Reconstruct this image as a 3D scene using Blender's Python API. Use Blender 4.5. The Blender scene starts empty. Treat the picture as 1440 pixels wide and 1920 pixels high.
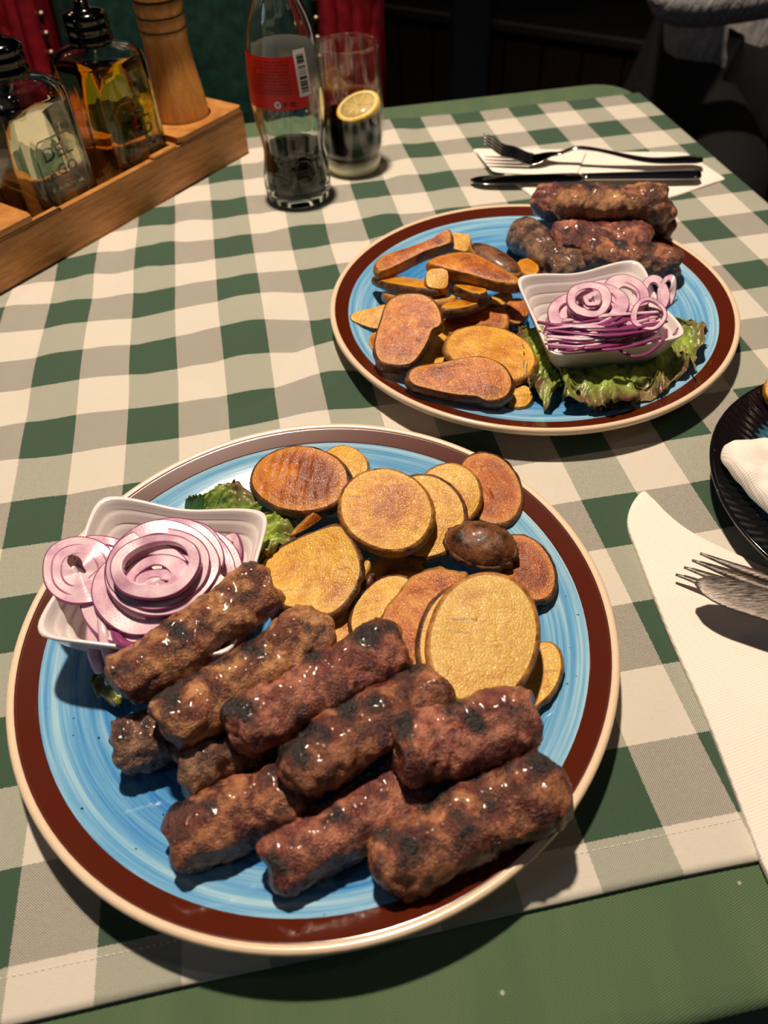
import bpy, bmesh, math, random
from mathutils import Vector, Matrix, noise as mn
V3 = Vector
rnd = random.Random(7)
SC = bpy.context.scene
C = SC.collection
PI = math.pi

# ------------------------------------------------------------------ camera
F_PX, CAM_H, PITCH, ROLL = 1436.85, 0.32149, 47.5965, -3.1816
_a = math.radians(PITCH); _r = math.radians(ROLL)
FW = V3((0, math.cos(_a), -math.sin(_a))); _rt = V3((1, 0, 0)); _up = _rt.cross(FW)
RT = _rt * math.cos(_r) + _up * math.sin(_r); UP = _up * math.cos(_r) - _rt * math.sin(_r)
EYE = V3((0, 0, CAM_H))
cd = bpy.data.cameras.new('camera'); cam = bpy.data.objects.new('camera', cd); C.objects.link(cam)
cam.matrix_world = Matrix(((RT.x, UP.x, -FW.x, EYE.x), (RT.y, UP.y, -FW.y, EYE.y), (RT.z, UP.z, -FW.z, EYE.z), (0, 0, 0, 1)))
cd.sensor_fit = 'HORIZONTAL'; cd.lens = 6.9; cd.sensor_width = 1440 * 6.9 / F_PX
cd.clip_start = 0.02; cd.dof.use_dof = True; cd.dof.focus_distance = 0.40; cd.dof.aperture_fstop = 2.4
SC.camera = cam

# ------------------------------------------------------------------ light
W = bpy.data.worlds.new('dim_room'); SC.world = W; W.use_nodes = True
bg = W.node_tree.nodes['Background']; bg.inputs[0].default_value = (0.55, 0.72, 1.0, 1); bg.inputs[1].default_value = 0.022


def lamp(kind, name, loc, power, col, size, target=None, spot=None):
    ld = bpy.data.lights.new(name, kind); o = bpy.data.objects.new(name, ld); C.objects.link(o)
    o.location = loc; ld.energy = power; ld.color = col
    if kind == 'AREA': ld.shape = 'DISK'; ld.size = size
    else: ld.shadow_soft_size = size
    if spot: ld.spot_size = math.radians(spot); ld.spot_blend = 0.6
    if target is not None:
        o.rotation_euler = (V3(target) - V3(loc)).to_track_quat('-Z', 'Y').to_euler()
    return o


lamp('SPOT', 'key_spot_lamp', (-0.09, 0.71, 1.42), 116, (1.0, 0.82, 0.64), 0.038, (-0.0, 0.35, 0), 128)
lamp('POINT', 'extra_lamp_left', (-1.3, 1.9, 1.2), 7, (1.0, 0.72, 0.42), 0.06)  # weak warm lamp added on the left for more reflections
lamp('POINT', 'extra_lamp_right', (1.2, 0.2, 1.7), 5, (1.0, 0.78, 0.55), 0.05)  # second added lamp, on the right, also for extra warm glints
lamp('AREA', 'window_glow', (-1.6, -0.5, 1.1), 1.6, (0.62, 0.78, 1.0), 0.28, (0, 0.4, 0))
SC.view_settings.view_transform = 'Standard'; SC.view_settings.look = 'None'
SC.view_settings.exposure = 0.0; SC.view_settings.gamma = 1.0; SC.view_settings.use_curve_mapping = False


# ------------------------------------------------------------------ pixels to points
def ray(px, py): return FW + RT * ((px - 720) / F_PX) - UP * ((py - 960) / F_PX)
def at(px, py, z=0.0):
    d = ray(px, py); return EYE + d * ((z - EYE.z) / d.z)
def on_plane(px, py, P, n):
    d = ray(px, py); return EYE + d * ((P - EYE).dot(n) / d.dot(n))
def at_y(px, py, Y):
    d = ray(px, py); return EYE + d * (Y / d.y)


# ------------------------------------------------------------------ objects
def mk(name, V, F, mat, parent=None, origin=None, smooth=True, uv=None, fixn=True):
    og = V3(origin) if origin is not None else (parent_base(parent) if parent else V3((0, 0, 0)))
    me = bpy.data.meshes.new(name); me.from_pydata([tuple(V3(v) - og) for v in V], [], F)
    if smooth: me.polygons.foreach_set('use_smooth', [True] * len(me.polygons))
    if mat: me.materials.append(mat)
    if uv is not None:
        l = me.uv_layers.new(name='UVMap')
        for p in me.polygons:
            for li in p.loop_indices: l.data[li].uv = uv[me.loops[li].vertex_index]
    if fixn:
        bm = bmesh.new(); bm.from_mesh(me); bmesh.ops.recalc_face_normals(bm, faces=bm.faces); bm.to_mesh(me); bm.free()
    me.update(); o = bpy.data.objects.new(name, me); C.objects.link(o)
    if parent: o.parent = parent
    else: o.location = og
    return o


def parent_base(p):
    v = V3((0, 0, 0))
    while p: v += p.location; p = p.parent
    return v


def tag(o, label=None, cat=None, group=None, kind=None):
    for k, v in (('label', label), ('category', cat), ('group', group), ('kind', kind)):
        if v: o[k] = v
    return o


def empty(name, loc, label=None, cat=None, group=None):
    o = bpy.data.objects.new(name, None); C.objects.link(o); o.location = loc; o.empty_display_size = .01
    return tag(o, label, cat, group)


def nz(p, s, seed=0): return mn.noise(V3((p[0] * s + seed * 7.3, p[1] * s - seed * 3.1, p[2] * s + seed * 1.7)))


def grid_faces(nu, nv, closed_u=False, off=0):
    F = []
    for i in range(nu if closed_u else nu - 1):
        for j in range(nv - 1):
            a = off + i * nv + j; b = off + ((i + 1) % nu) * nv + j
            F.append((a, b, b + 1, a + 1))
    return F


def lathe(prof, seg=64, c=(0, 0, 0), closed=False, shape=None):
    V, F = [], []; n = len(prof)
    for i in range(seg):
        t = 2 * PI * i / seg
        for (r, z) in prof:
            rr = r * (shape(t, z) if shape else 1)
            V.append((c[0] + rr * math.cos(t), c[1] + rr * math.sin(t), c[2] + z))
    F = grid_faces(seg, n, True)
    if closed:
        for i in range(seg): F.append((i * n + n - 1, ((i + 1) % seg) * n + n - 1, ((i + 1) % seg) * n, i * n))
    return V, F


def join(*parts):
    V, F = [], []
    for v, f in parts:
        k = len(V); V += list(v); F += [tuple(i + k for i in q) for q in f]
    return V, F


def box(x0, x1, y0, y1, z0, z1, R=None, o=(0, 0, 0), bev=0.0):
    """bevelled box: 24 verts when bev > 0"""
    b = min(bev, (x1 - x0) / 2.01, (y1 - y0) / 2.01, (z1 - z0) / 2.01)
    V, F = [], []
    if b <= 0:
        V = [(x, y, z) for z in (z0, z1) for y in (y0, y1) for x in (x0, x1)]
        F = [(0, 2, 3, 1), (4, 5, 7, 6), (0, 1, 5, 4), (2, 6, 7, 3), (0, 4, 6, 2), (1, 3, 7, 5)]
    else:
        idx = {}
        for sx in (0, 1):
            for sy in (0, 1):
                for sz in (0, 1):
                    X = (x0, x1)[sx]; Y = (y0, y1)[sy]; Z = (z0, z1)[sz]
                    dx = b * (1 - 2 * sx); dy = b * (1 - 2 * sy); dz = b * (1 - 2 * sz)
                    for ax, p in enumerate(((X, Y + dy, Z + dz), (X + dx, Y, Z + dz), (X + dx, Y + dy, Z))):
                        idx[(sx, sy, sz, ax)] = len(V); V.append(p)
        for ax in range(3):
            for s in (0, 1):
                q = []
                for (p, r) in ((0, 0), (1, 0), (1, 1), (0, 1)):
                    k = [0, 0, 0]; k[ax] = s; k[(ax + 1) % 3] = p; k[(ax + 2) % 3] = r; q.append(idx[(*k, ax)])
                F.append(tuple(q if s else q[::-1]))
        for ax in range(3):
            a1, a2 = (ax + 1) % 3, (ax + 2) % 3
            for s1 in (0, 1):
                for s2 in (0, 1):
                    k0 = [0, 0, 0]; k0[a1] = s1; k0[a2] = s2; k1 = list(k0); k1[ax] = 1
                    F.append((idx[(*k0, a1)], idx[(*k1, a1)], idx[(*k1, a2)], idx[(*k0, a2)]))
        for sx in (0, 1):
            for sy in (0, 1):
                for sz in (0, 1): F.append(tuple(idx[(sx, sy, sz, a)] for a in range(3)))
    if R is not None: V = [tuple(R @ V3(v)) for v in V]
    V = [(v[0] + o[0], v[1] + o[1], v[2] + o[2]) for v in V]
    return V, F


def catmull(P, n, closed=False):
    out = []; m = len(P); segs = m if closed else m - 1
    for k in range(n):
        u = k / (n if closed else n - 1) * segs; i = min(int(u), segs - 1); t = u - i
        g = (lambda j: V3(P[j % m])) if closed else (lambda j: V3(P[max(0, min(m - 1, j))]))
        a, b, c, d = g(i - 1), g(i), g(i + 1), g(i + 2)
        out.append(0.5 * ((2 * b) + (c - a) * t + (2 * a - 5 * b + 4 * c - d) * t * t + (3 * b - a - 3 * c + d) * t ** 3))
    return out


def tube(path, rad, seg=10, flat=1.0, upv=(0, 0, 1), cap=True, profile=None):
    """sweep; rad number, list or (w,h) list"""
    V, F = [], []; n = len(path); path = [V3(p) for p in path]; U0 = V3(upv)
    for i, p in enumerate(path):
        t = (path[min(i + 1, n - 1)] - path[max(i - 1, 0)]).normalized()
        s = t.cross(U0)
        if s.length < 1e-4: s = t.cross(V3((1, 0, 0)))
        s.normalize(); u = s.cross(t)
        r = rad[i] if isinstance(rad, (list, tuple)) else rad
        w, h = r if isinstance(r, (list, tuple)) else (r, r * flat)
        for k in range(seg):
            a = 2 * PI * k / seg
            V.append(tuple(p + s * (w * math.cos(a)) + u * (h * math.sin(a))))
    for i in range(n - 1):
        for k in range(seg):
            a = i * seg + k; b = i * seg + (k + 1) % seg
            F.append((a, b, b + seg, a + seg))
    if cap: F.append(tuple(range(seg))[::-1]); F.append(tuple((n - 1) * seg + k for k in range(seg)))
    return V, F


# ------------------------------------------------------------------ materials
def lin(c): return tuple(((x / 255) / 12.92 if x / 255 <= .04045 else ((x / 255 + .055) / 1.055) ** 2.4) for x in c) + (1.0,)


class Mat:
    def __init__(s, name):
        s.m = bpy.data.materials.new(name); s.m.use_nodes = True; s.t = s.m.node_tree
        s.b = s.t.nodes['Principled BSDF']; s.out = s.t.nodes['Material Output']
    def N(s, typ, ins=None, **pr):
        n = s.t.nodes.new(typ)
        for k, v in pr.items(): setattr(n, k, v)
        for k, v in (ins or {}).items(): s.put(n.inputs[k], v)
        return n
    def put(s, sock, v):
        if isinstance(v, bpy.types.NodeSocket): s.t.links.new(v, sock)
        elif isinstance(v, bpy.types.Node): s.t.links.new(v.outputs[0], sock)
        else: sock.default_value = v
    def bs(s, **k):
        names = dict(col='Base Color', rough='Roughness', metal='Metallic', ior='IOR', trans='Transmission Weight', coat='Coat Weight', coatr='Coat Roughness',
                     spec='Specular IOR Level', sss='Subsurface Weight', sssr='Subsurface Radius', ssss='Subsurface Scale', normal='Normal', sheen='Sheen Weight', alpha='Alpha')
        for a, v in k.items(): s.put(s.b.inputs[names[a]], v)
        return s
    def co(s, rand=True, kind='Object'):
        tc = s.N('ShaderNodeTexCoord')
        if not rand: return tc.outputs[kind]
        oi = s.N('ShaderNodeObjectInfo')
        v = s.N('ShaderNodeVectorMath', {0: oi.outputs['Random'], 1: (13.1, 7.7, 9.3)}, operation='MULTIPLY')
        return s.N('ShaderNodeVectorMath', {0: tc.outputs[kind], 1: v}, operation='ADD').outputs[0]
    def noise(s, co, scale, detail=4, rough=.55, dist=0):
        return s.N('ShaderNodeTexNoise', {'Vector': co, 'Scale': scale, 'Detail': detail, 'Roughness': rough, 'Distortion': dist}).outputs[0]
    def ramp(s, fac, stops, interp='LINEAR'):
        r = s.N('ShaderNodeValToRGB', {0: fac}); r.color_ramp.interpolation = interp
        e = r.color_ramp.elements
        while len(e) < len(stops): e.new(.5)
        for i, (p, c) in enumerate(stops):
            e[i].position = p; e[i].color = c if isinstance(c, tuple) else (c, c, c, 1)
        return r.outputs[0]
    def mix(s, f, a, b, blend='MIX'):
        n = s.N('ShaderNodeMix', data_type='RGBA', blend_type=blend); s.put(n.inputs[0], f); s.put(n.inputs[6], a); s.put(n.inputs[7], b)
        return n.outputs[2]
    def math(s, op, a, b=0.0, c=None):
        ins = {0: a, 1: b}
        if c is not None: ins[2] = c
        return s.N('ShaderNodeMath', ins, operation=op).outputs[0]
    def bump(s, h, strength=.5, dist=.001, normal=None):
        ins = {'Height': h, 'Strength': strength, 'Distance': dist}
        if normal: ins['Normal'] = normal
        return s.N('ShaderNodeBump', ins).outputs[0]


def plain(name, col, rough=.5, **k):
    m = Mat(name); m.bs(col=lin(col), rough=rough, **k); return m.m


def meat_mat(name, pale, mid, dark, t=0.0):
    m = Mat(name); co = m.co()
    n1 = m.noise(co, 60, 5, .62, .5); n2 = m.noise(co, 170, 5, .65); n3 = m.noise(co, 90, 4, .6, .6)
    base = m.ramp(n1, [(.36, lin(dark)), (.47, lin(mid)), (.57, lin(pale)), (.70, lin(mid))])
    base = m.mix(m.ramp(n2, [(.46, 0.0), (.60, .6)]), base, lin(dark))
    base = m.mix(m.ramp(n3, [(.55, 0.0), (.66, .55)]), base, lin(tuple(min(255, int(c * 1.18 + 12)) for c in pale)))
    at_ = m.N('ShaderNodeAttribute', attribute_name='char').outputs[2]
    chf = m.math('ADD', at_, m.math('MULTIPLY', m.math('SUBTRACT', m.noise(co, 210, 5, .7), .5), .9))
    base = m.mix(m.ramp(chf, [(.30 - t, 0.0), (.46 - t, .75)]), base, lin((74, 28, 18)))
    col = m.mix(m.ramp(chf, [(.46 - t, 0.0), (.62 - t, .95)]), base, lin((20, 11, 11)))
    fine = m.noise(co, 950, 3, .65); mid_ = m.noise(co, 330, 4, .6)
    h = m.math('ADD', m.math('MULTIPLY', fine, 1.0), m.math('MULTIPLY', mid_, .7))
    rough = m.ramp(m.noise(co, 300, 3), [(.38, .18), (.62, .46)])
    m.bs(col=col, rough=rough, normal=m.bump(h, 1.0, .0012), spec=.8, coat=.2, coatr=.12)
    return m.m


def potato_mat(name, pale, gold, brown, bias=0.0, fine=1.0):
    m = Mat(name); co = m.co()
    n1 = m.noise(co, 48, 5, .6, .5); n2 = m.noise(co, 260, 4, .7)
    base = m.ramp(n1, [(.34 + bias, lin(pale)), (.50 + bias, lin(gold)), (.66 + bias, lin(brown))])
    base = m.mix(m.ramp(n2, [(.50, 0.0), (.70, .4)]), base, lin(brown))
    st = m.noise(m.N('ShaderNodeMapping', {'Vector': co, 'Rotation': (0, 0, .4), 'Scale': (1, 4.5, 1)}).outputs[0], 75, 3, .6, .8)
    base = m.mix(m.ramp(st, [(.60, 0.0), (.70, .5)]), base, lin(tuple(int(c * .72) for c in brown)))
    v = m.noise(co, 1100, 2, .6)
    h = m.math('ADD', m.math('MULTIPLY', v, .45 * fine), m.math('MULTIPLY', n2, .8))
    rho = m.N('ShaderNodeAttribute', attribute_name='rho').outputs[2]
    edge = m.ramp(m.math('ADD', rho, m.math('MULTIPLY', m.math('SUBTRACT', n1, .5), .35)), [(.72, 0.0), (.84, .45), (.97, .6)])
    base = m.mix(edge, base, lin(pale))
    m.bs(col=base, rough=m.ramp(n2, [(.35, .16), (.65, .38)]), normal=m.bump(h, .9, .0009), spec=.5, sss=.1, sssr=(1, .55, .15), ssss=.003)
    return m.m


def skin_mat(name, a, b):
    m = Mat(name); co = m.co(); n = m.noise(co, 140, 5, .65)
    m.bs(col=m.ramp(n, [(.36, lin(a)), (.62, lin(b))]), rough=m.ramp(n, [(.4, .3), (.6, .55)]), normal=m.bump(m.noise(co, 420, 4, .7), .7, .001), coat=.2, coatr=.2)
    return m.m


def gingham_mat():
    m = Mat('gingham_cotton'); uv = m.N('ShaderNodeTexCoord').outputs['UV']
    x = m.N('ShaderNodeSeparateXYZ', {0: uv})
    def stripe(s, par):
        w = m.noise(m.N('ShaderNodeVectorMath', {0: uv, 1: (18., 18., 1.)}, operation='MULTIPLY').outputs[0], 1.0, 2)
        s = m.math('ADD', s, m.math('MULTIPLY', m.math('SUBTRACT', w, .5), .035))
        return m.math('LESS_THAN', m.math('MODULO', m.math('ADD', m.math('FLOOR', s), 100.0 + par), 2.0), .5)
    gc = stripe(x.outputs[0], 0); gr = stripe(x.outputs[1], 1)
    def th(s, k): return m.math('FLOOR', m.math('MULTIPLY', s, k))
    par = m.math('LESS_THAN', m.math('MODULO', m.math('ADD', m.math('ADD', th(x.outputs[0], 67.0), th(x.outputs[1], 74.0)), 40000.0), 2.0), .5)
    white = lin((226, 218, 204))
    warp = m.mix(gc, white, lin((80, 108, 86))); weft = m.mix(gr, white, lin((44, 56, 50)))
    dark = m.math('MULTIPLY', gc, gr)
    weft = m.mix(dark, weft, lin((46, 66, 53)))
    n = m.noise(m.N('ShaderNodeVectorMath', {0: uv, 1: (9., 60., 1.)}, operation='MULTIPLY').outputs[0], 1.0, 4)
    n2 = m.noise(m.N('ShaderNodeVectorMath', {0: uv, 1: (70., 70., 1.)}, operation='MULTIPLY').outputs[0], 1.0, 2)
    col = m.mix(par, warp, weft)
    col = m.mix(m.ramp(n2, [(.35, .0), (.75, .16)]), col, m.mix(.5, warp, weft))
    col = m.mix(m.ramp(n, [(.3, .10), (.7, 0.)]), col, lin((150, 140, 125)), 'MULTIPLY')
    def wv(s, k): return m.math('ABSOLUTE', m.math('SINE', m.math('MULTIPLY', s, k * PI)))
    h = m.math('MULTIPLY', wv(x.outputs[0], 67.0), wv(x.outputs[1], 74.0))
    m.bs(col=col, rough=.85, spec=.2, sheen=.1, normal=m.bump(h, .5, .0003))
    return m.m


def green_cloth_mat():
    m = Mat('green_tablecloth'); co = m.co(False)
    x = m.N('ShaderNodeSeparateXYZ', {0: m.N('ShaderNodeVectorRotate', {'Vector': co, 'Angle': 0.35}, rotation_type='Z_AXIS').outputs[0]})
    wx = m.math('SINE', m.math('MULTIPLY', x.outputs[0], 5200.0)); wy = m.math('SINE', m.math('MULTIPLY', x.outputs[1], 5200.0))
    w = m.math('MULTIPLY', wx, wy)
    n = m.noise(co, 14, 4, .5)
    st = m.noise(m.N('ShaderNodeMapping', {'Vector': co, 'Rotation': (0, 0, .2), 'Scale': (40, 5, 1)}).outputs[0], 1.0, 3)
    col = m.ramp(w, [(.1, lin((66, 92, 64))), (.75, lin((136, 152, 110)))])
    col = m.mix(m.ramp(st, [(.38, .35), (.6, 0.)]), col, lin((58, 92, 66)))
    sp = m.N('ShaderNodeTexVoronoi', {'Vector': co, 'Scale': 42.0}).outputs[0]
    col = m.mix(m.ramp(sp, [(.028, .8), (.04, 0.)]), col, lin((190, 195, 170)))
    m.bs(col=col, rough=.8, spec=.25, sheen=.15, normal=m.bump(m.math('ADD', w, m.math('MULTIPLY', n, 2.0)), .35, .0005))
    return m.m


def glaze_mat():
    m = Mat('blue_brushed_glaze'); co = m.co(False); x = m.N('ShaderNodeSeparateXYZ', {0: co})
    r = m.math('SQRT', m.math('ADD', m.math('POWER', x.outputs[0], 2.0), m.math('POWER', x.outputs[1], 2.0)))
    ang = m.math('ARCTAN2', x.outputs[1], x.outputs[0])
    def rn(kr, ka, d=4, off=0.0):
        # angle wrapped through cos and sin so the brush strokes close round the plate
        cv = m.N('ShaderNodeCombineXYZ', {0: m.math('MULTIPLY', m.math('COSINE', ang), ka), 1: m.math('MULTIPLY', m.math('SINE', ang), ka), 2: m.math('MULTIPLY_ADD', r, kr, off)})
        return m.noise(cv.outputs[0], 1.0, d, .65)
    a = rn(260, .9); b = rn(1100, 1.2, 3, 9.0); c = rn(60, .5, 2, 3.0)
    s = m.math('ADD', m.math('MULTIPLY', a, .55), m.math('ADD', m.math('MULTIPLY', b, .25), m.math('MULTIPLY', c, .3)))
    rimw = m.ramp(r, [(.09, 0.0), (.128, .16)])
    s = m.math('ADD', s, rimw)
    col = m.ramp(s, [(.40, lin((40, 100, 172))), (.53, lin((64, 134, 198))), (.64, lin((108, 168, 210))), (.80, lin((176, 212, 226)))])
    sp = m.N('ShaderNodeTexVoronoi', {'Vector': co, 'Scale': 130.0})
    gate = m.ramp(m.noise(co, 700, 1), [(.5, 0.0), (.52, 1.0)])
    k = m.math('MULTIPLY', m.ramp(sp.outputs[0], [(.055, 1.0), (.09, 0.0)]), gate)
    col = m.mix(k, col, lin((24, 30, 40)))
    m.bs(col=col, rough=.06, spec=.5, normal=m.bump(a, .08, .0004))
    return m.m


def wood_mat(name, a, b, scale=(1, 1, 1), rough=.45):
    m = Mat(name); co = m.co(False)
    mp = m.N('ShaderNodeMapping', {'Vector': co, 'Scale': scale}).outputs[0]
    n = m.noise(mp, 26, 6, .6, .6); f = m.noise(mp, 160, 3, .6)
    s = m.math('ADD', m.math('MULTIPLY', n, .7), m.math('MULTIPLY', f, .3))
    m.bs(col=m.ramp(s, [(.36, lin(a)), (.62, lin(b))]), rough=rough, normal=m.bump(f, .25, .0005))
    return m.m


def glass_mat(name, col=(245, 250, 248), ior=1.48, rough=0.0):
    m = Mat(name); m.bs(col=lin(col), trans=1.0, ior=ior, rough=rough); return m.m


def thin_glass_mat(name):
    m = Mat(name)
    fr = m.math('MULTIPLY_ADD', m.math('POWER', m.N('ShaderNodeLayerWeight', {'Blend': .5}).outputs['Facing'], 3.5), .6, .05)
    tr = m.N('ShaderNodeBsdfTransparent', {'Color': (.975, .985, .98, 1)}); gl = m.N('ShaderNodeBsdfGlossy', {'Color': (1, 1, 1, 1), 'Roughness': .03})
    mx = m.N('ShaderNodeMixShader', {0: fr, 1: tr.outputs[0], 2: gl.outputs[0]})
    m.t.links.new(mx.outputs[0], m.out.inputs[0]); return m.m


def leather_mat(name, a, b, rough=.33):
    m = Mat(name); co = m.co(False); n = m.noise(co, 60, 5, .6)
    m.bs(col=m.ramp(n, [(.35, lin(a)), (.65, lin(b))]), rough=rough, normal=m.bump(m.noise(co, 500, 3), .3, .0008)); return m.m


def onion_flesh_mat():
    m = Mat('onion_flesh'); co = m.co(); n = m.noise(co, 70, 4); f = m.noise(co, 800, 2)
    c = m.ramp(n, [(.36, lin((203, 152, 178))), (.52, lin((226, 190, 204))), (.68, lin((238, 214, 218)))])
    m.bs(col=c, rough=.28, sss=.35, sssr=(1, .6, .75), ssss=.003, normal=m.bump(f, .25, .0004), spec=.5, coat=.2, coatr=.1); return m.m


def lettuce_mat():
    m = Mat('frilly_lettuce_leaf'); uv = m.N('ShaderNodeTexCoord').outputs['UV']; co = m.co()
    v = m.N('ShaderNodeSeparateXYZ', {0: uv}).outputs[1]
    n = m.noise(co, 45, 4, .6); n2 = m.noise(co, 200, 4)
    f = m.math('ADD', m.math('MULTIPLY', v, .42), m.math('MULTIPLY', n, .62))
    c = m.ramp(f, [(.34, lin((184, 196, 96))), (.48, lin((138, 164, 58))), (.62, lin((112, 116, 58))), (.76, lin((118, 76, 64)))])
    c = m.mix(m.ramp(n2, [(.4, 0.), (.7, .35)]), c, lin((168, 186, 92)))
    m.bs(col=c, rough=.3, sss=.15, sssr=(.6, 1, .3), ssss=.002, normal=m.bump(m.noise(co, 170, 4, .6), .6, .0015), coat=.15)
    return m.m


def napkin_mat(name, k=1.0):
    m = Mat(name); co = m.co(False); x = m.N('ShaderNodeSeparateXYZ', {0: m.N('ShaderNodeVectorRotate', {'Vector': co, 'Angle': 0.5}, rotation_type='Z_AXIS').outputs[0]})
    h = m.math('MULTIPLY', m.math('SINE', m.math('MULTIPLY', x.outputs[0], 3400.0)), m.math('SINE', m.math('MULTIPLY', x.outputs[1], 3400.0)))
    h2 = m.noise(co, 60, 3)
    m.bs(col=lin((246, 236, 224)), rough=.9, spec=.15, sss=.12, ssss=.004, normal=m.bump(m.math('ADD', h, m.math('MULTIPLY', h2, 2.5)), .28 * k, .0004)); return m.m


def label_mat():
    m = Mat('printed_red_label'); uv = m.N('ShaderNodeTexCoord').outputs['UV']; x = m.N('ShaderNodeSeparateXYZ', {0: uv})
    U, Vv = x.outputs[0], x.outputs[1]
    row = m.math('FRACT', m.math('MULTIPLY', Vv, 17.0)); ri = m.math('FLOOR', m.math('MULTIPLY', Vv, 17.0))
    tn = m.noise(m.N('ShaderNodeCombineXYZ', {0: m.math('MULTIPLY', U, 62.0), 1: m.math('MULTIPLY', ri, 7.31)}).outputs[0], 1.0, 3, .8)
    ink = m.math('MULTIPLY', m.math('LESS_THAN', m.math('ABSOLUTE', m.math('SUBTRACT', row, .5)), .26), m.ramp(tn, [(.44, 0.), (.50, 1.)]))
    box_ = m.math('MULTIPLY', m.math('MULTIPLY', m.math('GREATER_THAN', Vv, .29), m.math('LESS_THAN', Vv, .93)), m.math('MULTIPLY', m.math('GREATER_THAN', U, .30), m.math('LESS_THAN', U, .80)))
    base = m.mix(m.math('GREATER_THAN', Vv, .27), lin((214, 28, 22)), lin((200, 22, 20)))
    col = m.mix(m.math('MULTIPLY', m.math('MULTIPLY', ink, box_), .75), base, lin((74, 8, 10)))
    m.bs(col=col, rough=.35); return m.m


def barcode_mat():
    m = Mat('printed_barcode'); uv = m.N('ShaderNodeTexCoord').outputs['UV']; x = m.N('ShaderNodeSeparateXYZ', {0: uv}); U, Vv = x.outputs[0], x.outputs[1]
    bars = m.ramp(m.noise(m.N('ShaderNodeCombineXYZ', {0: 0.0, 1: m.math('FLOOR', m.math('MULTIPLY', Vv, 70.0))}).outputs[0], 9.7, 0), [(.49, 0.), (.51, 1.)])
    ins = m.math('MULTIPLY', m.math('LESS_THAN', m.math('ABSOLUTE', m.math('SUBTRACT', U, .5)), .30), m.math('LESS_THAN', m.math('ABSOLUTE', m.math('SUBTRACT', Vv, .5)), .42))
    m.bs(col=m.mix(m.math('MULTIPLY', bars, ins), lin((235, 226, 218)), lin((50, 46, 46))), rough=.4); return m.m


MT = {}
MT['meat_a'] = meat_mat('grilled_meat', (196, 140, 88), (138, 74, 40), (76, 30, 18), 0.05)
MT['meat_b'] = meat_mat('grilled_meat_dark', (180, 116, 74), (112, 48, 30), (56, 18, 12), 0.09)
MT['meat_c'] = meat_mat('grilled_meat_red', (184, 116, 88), (126, 56, 44), (68, 22, 18), 0.06)
MT['meat_d'] = meat_mat('grilled_meat_grey', (154, 116, 86), (108, 70, 48), (66, 36, 24), 0.02)
MT['pot_y'] = potato_mat('fried_potato_yellow', (222, 174, 62), (206, 146, 38), (172, 94, 20), 0.05)
MT['pot_p'] = potato_mat('fried_potato_pale', (212, 172, 74), (204, 154, 54), (178, 114, 36), 0.08)
MT['pot_g'] = potato_mat('fried_potato_golden', (226, 172, 50), (206, 136, 26), (162, 86, 14), 0.0)
MT['pot_o'] = potato_mat('fried_potato_orange', (214, 142, 38), (186, 100, 20), (128, 58, 10), -0.05)
MT['pot_r'] = potato_mat('fried_potato_rust', (214, 146, 58), (186, 100, 32), (130, 58, 16), -0.04, 1.5)
MT['skin'] = skin_mat('fried_potato_skin', (108, 66, 26), (190, 130, 56))
MT['skin_d'] = skin_mat('dark_potato_skin', (44, 24, 14), (122, 74, 34))
MT['crisp'] = skin_mat('charred_potato_skin', (30, 16, 12), (132, 78, 38))
MT['gingham'] = gingham_mat(); MT['green'] = green_cloth_mat(); MT['glaze'] = glaze_mat()
MT['brown_glaze'] = plain('brown_glaze', (84, 30, 14), .14, coat=.5, coatr=.05)
MT['cream_glaze'] = plain('cream_glaze', (232, 206, 176), .2, coat=.3)
MT['white_bowl'] = plain('white_melamine', (238, 228, 226), .2, sss=.1, ssss=.004, coat=.3)
MT['bamboo'] = wood_mat('bamboo_wood', (150, 92, 40), (198, 138, 72), (1.2, 1.2, 14), .42)
MT['mill'] = wood_mat('mill_wood', (186, 118, 50), (224, 160, 84), (8, 8, 1), .35)
MT['groove'] = plain('burnt_groove', (52, 28, 14), .6)
MT['dark_wood'] = wood_mat('dark_wood', (20, 11, 8), (38, 22, 15), (6, 6, 1), .45)
MT['steel'] = plain('steel', (150, 146, 142), .13, metal=1.0)
MT['glass'] = glass_mat('clear_glass', ior=1.42); MT['thin'] = thin_glass_mat('thin_tumbler_glass')
MT['onion'] = onion_flesh_mat(); MT['onion_skin'] = plain('purple_onion_skin', (138, 58, 108), .3, sss=.1, ssss=.002, coat=.3)
MT['onion_line'] = plain('onion_layer_edge', (176, 92, 142), .35)
MT['lettuce'] = lettuce_mat(); MT['napkin'] = napkin_mat('paper_napkin')
MT['cola'] = plain('cola', (8, 3, 2), .5, spec=0.0)
MT['label'] = label_mat(); MT['barcode'] = barcode_mat()
MT['white_ink'] = plain('white_ink', (232, 226, 222), .4); MT['dark_ink'] = plain('dark_ink', (66, 14, 14), .4)

# ------------------------------------------------------------------ setting: room
ZF = -0.75


def struct(name, V, F, mat, kind='structure'):
    o = mk(name, V, F, mat, origin=V[0], smooth=False); o['kind'] = kind; return o


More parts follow.
